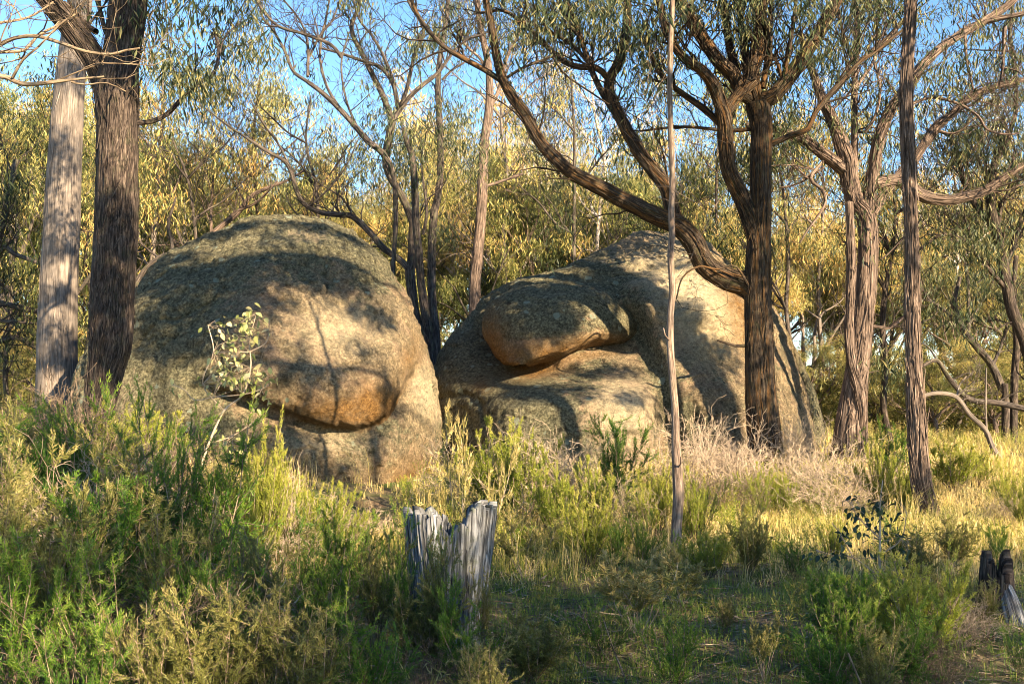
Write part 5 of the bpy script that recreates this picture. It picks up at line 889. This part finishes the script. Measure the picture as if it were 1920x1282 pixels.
stick([(1590, 0, 5.2, .35), (1640, 0, 5.0, .12), (1665, 0, 4.9, .0)], 0, .005, 'long thin tan stalk slanting across the right foreground shrubs')
stick([(1500, 0, 8.9, .03), (1545, 0, 8.8, .04), (1600, 0, 8.7, .02)], 0, .014, 'dark stick lying along the shadow edge under the round-leaved sapling')

# ------------------------------------------------------------------ wood standing behind and right of the camera: its crowns throw the long shadows
def shade():
    rng = np.random.default_rng(12); C = []; tw = MB(); ml = MB()
    def add(pt, s, r, n):
        for _ in range(12):
            q = pt + L * s
            if q[1] > -.3 and abs(q[0]) - .8 < max(q[1], 0) * .5 and q[2] - .8 - EYE < max(q[1], 0) * .40: s += 1.0
            else: break
        C.append((q, r, n))
    # foreground, shaded to the edge of the sunny strip
    for k in range(2000):
        y = rng.uniform(2.5, 10.2); x = rng.uniform(-.62, .62) * max(y, 4); edge = 9.9 + .35 * math.sin(x * 1.3) + .2 * math.sin(x * 3.1) - (1.6 if x < -2.2 else 0)
        if y > edge: continue
        z = float(gz(np.array([x]), np.array([y]))[0]) + rng.uniform(0, .3)
        hl = float(fbm(np.array([[x * 1.0, y * 1.0, 0]]), 2, 71)[0])
        if x < -1.0 and hl > .16: continue
        if y < 5.7 and -.6 < x < 1.2 and rng.random() < .96: continue
        if x > 1.5 and 5.4 < y < 7.6 and rng.random() < .62: continue
        if .4 < x < 1.6 and 6.4 < y < 8.2 and rng.random() < .5: continue
        add(np.array([x, y, z]), rng.uniform(9.5, 14), .34, 26)
    for (cx, cy, rx, ry, Y, n) in SHADES:
        for k in range(int(n * 2.1)):
            a = rng.uniform(0, 6.28); q = math.sqrt(rng.random()); add(P(cx + rx * q * math.cos(a), cy + ry * q * math.sin(a), Y), rng.uniform(9.5, 12), .24, 26)
    Cc = np.array([c[0] for c in C]); Rr = np.array([c[1] for c in C]); leaves(ml, Cc, 26, Rr, .13, rng, aspect=.3)
    for (p0, p1, Y, wpx) in BOUGHS:
        a, b = P(*p0, Y) + L * 16, P(*p1, Y) + L * 16; m_ = (a + b) / 2 + np.array([0, 0, .15]); tube(tw, [a - (b - a) * .8, a, m_, b, b + (b - a) * .5], np.array([1.2, 1, .9, .7, .4]) * wpx / 2 / F * Y, 8, .3)
    for (px, py, Y, s, wd) in POLES:
        a = P(px, py, Y) + L * s; g0 = float(gz(np.array([a[0]]), np.array([a[1]]))[0]); tube(tw, [[a[0], a[1], g0 - .3], [a[0] + .1, a[1], a[2] * .5], a, a + np.array([.3, .1, 5.])], [wd, wd * .9, wd * .8, wd * .4], 10, .4)
    o = tw.obj('boughs_behind_viewer', M['fibrous'], None, kind='stuff'); o['label'] = 'trunks and boughs of the wood behind the viewer that shades the foreground'; o['category'] = 'woodland'
    o = ml.obj('woodland_behind_viewer', M['gumleaf'], None, kind='stuff'); o['label'] = 'leafy crowns of the wood behind the viewer that shades the foreground'; o['category'] = 'woodland'
SHADES = [ # cx, cy, rx, ry, Y, clumps : where the crowns' shade falls
 (500, 520, 170, 34, 15.6, 50), (640, 500, 110, 26, 15.6, 26), (320, 560, 90, 120, 16, 60), (270, 690, 80, 70, 16, 34), (620, 432, 110, 10, 16.5, 12), (420, 430, 60, 14, 16.5, 8), (560, 728, 90, 10, 14.9, 12), (420, 650, 34, 90, 15.4, 14), (720, 560, 60, 22, 15.3, 12), (470, 600, 40, 20, 15.4, 7),
 (400, 860, 150, 60, 14.8, 40), (560, 850, 60, 50, 14.8, 14), (640, 890, 60, 30, 14.8, 8), (770, 712, 60, 8, 15, 6), (690, 640, 24, 16, 15, 3), (730, 800, 24, 30, 15, 4),
 (1040, 562, 130, 34, 18, 44), (930, 640, 40, 60, 18.2, 20), (1120, 530, 90, 24, 18.4, 20), (860, 700, 50, 60, 19, 24), (1195, 650, 26, 90, 18, 16), (1080, 712, 70, 14, 17.6, 10), (960, 770, 90, 30, 17.4, 14), (1300, 700, 30, 40, 17.4, 8), (1390, 730, 24, 50, 17.4, 6), (1250, 620, 14, 60, 17.6, 4), (1330, 660, 40, 14, 17.4, 4), (1120, 790, 20, 40, 17, 4), (1000, 610, 50, 10, 17.2, 5), (1300, 470, 60, 12, 18.2, 6), (1200, 790, 18, 40, 17, 3), (1500, 720, 20, 60, 18.8, 6),
 (205, 560, 50, 190, 13, 46), (225, 60, 60, 110, 13, 30), (130, 90, 40, 90, 18, 16), (110, 660, 40, 60, 18, 12), (112, 480, 40, 12, 18, 5), (110, 560, 40, 6, 18, 3), (110, 300, 40, 40, 18, 8), (1410, 820, 30, 60, 16, 12), (1415, 560, 12, 200, 16, 14), (1424, 300, 40, 120, 16, 20), (1715, 920, 24, 60, 12, 6), (1695, 300, 8, 200, 12, 14), (1590, 830, 40, 20, 17, 4), (150, 850, 150, 60, 9, 26), (300, 950, 200, 30, 8, 18), (1150, 880, 60, 10, 12, 5), (1270, 980, 12, 60, 10, 5)]
BOUGHS = [((560, 722), (830, 706), 15, 16), ((400, 505), (760, 470), 15.6, 22), ((1150, 560), (1205, 480), 18, 14), ((80, 590), (160, 560), 18, 10), ((380, 455), (700, 430), 16.5, 10)]
POLES = [(1300, 1000, 9, 17, .16), (900, 1000, 9, 20, .14), (1650, 1000, 9, 18, .18), (1215, 560, 18, 24, .1), (200, 900, 8, 19, .2), (500, 1000, 8, 22, .15)]
shade()
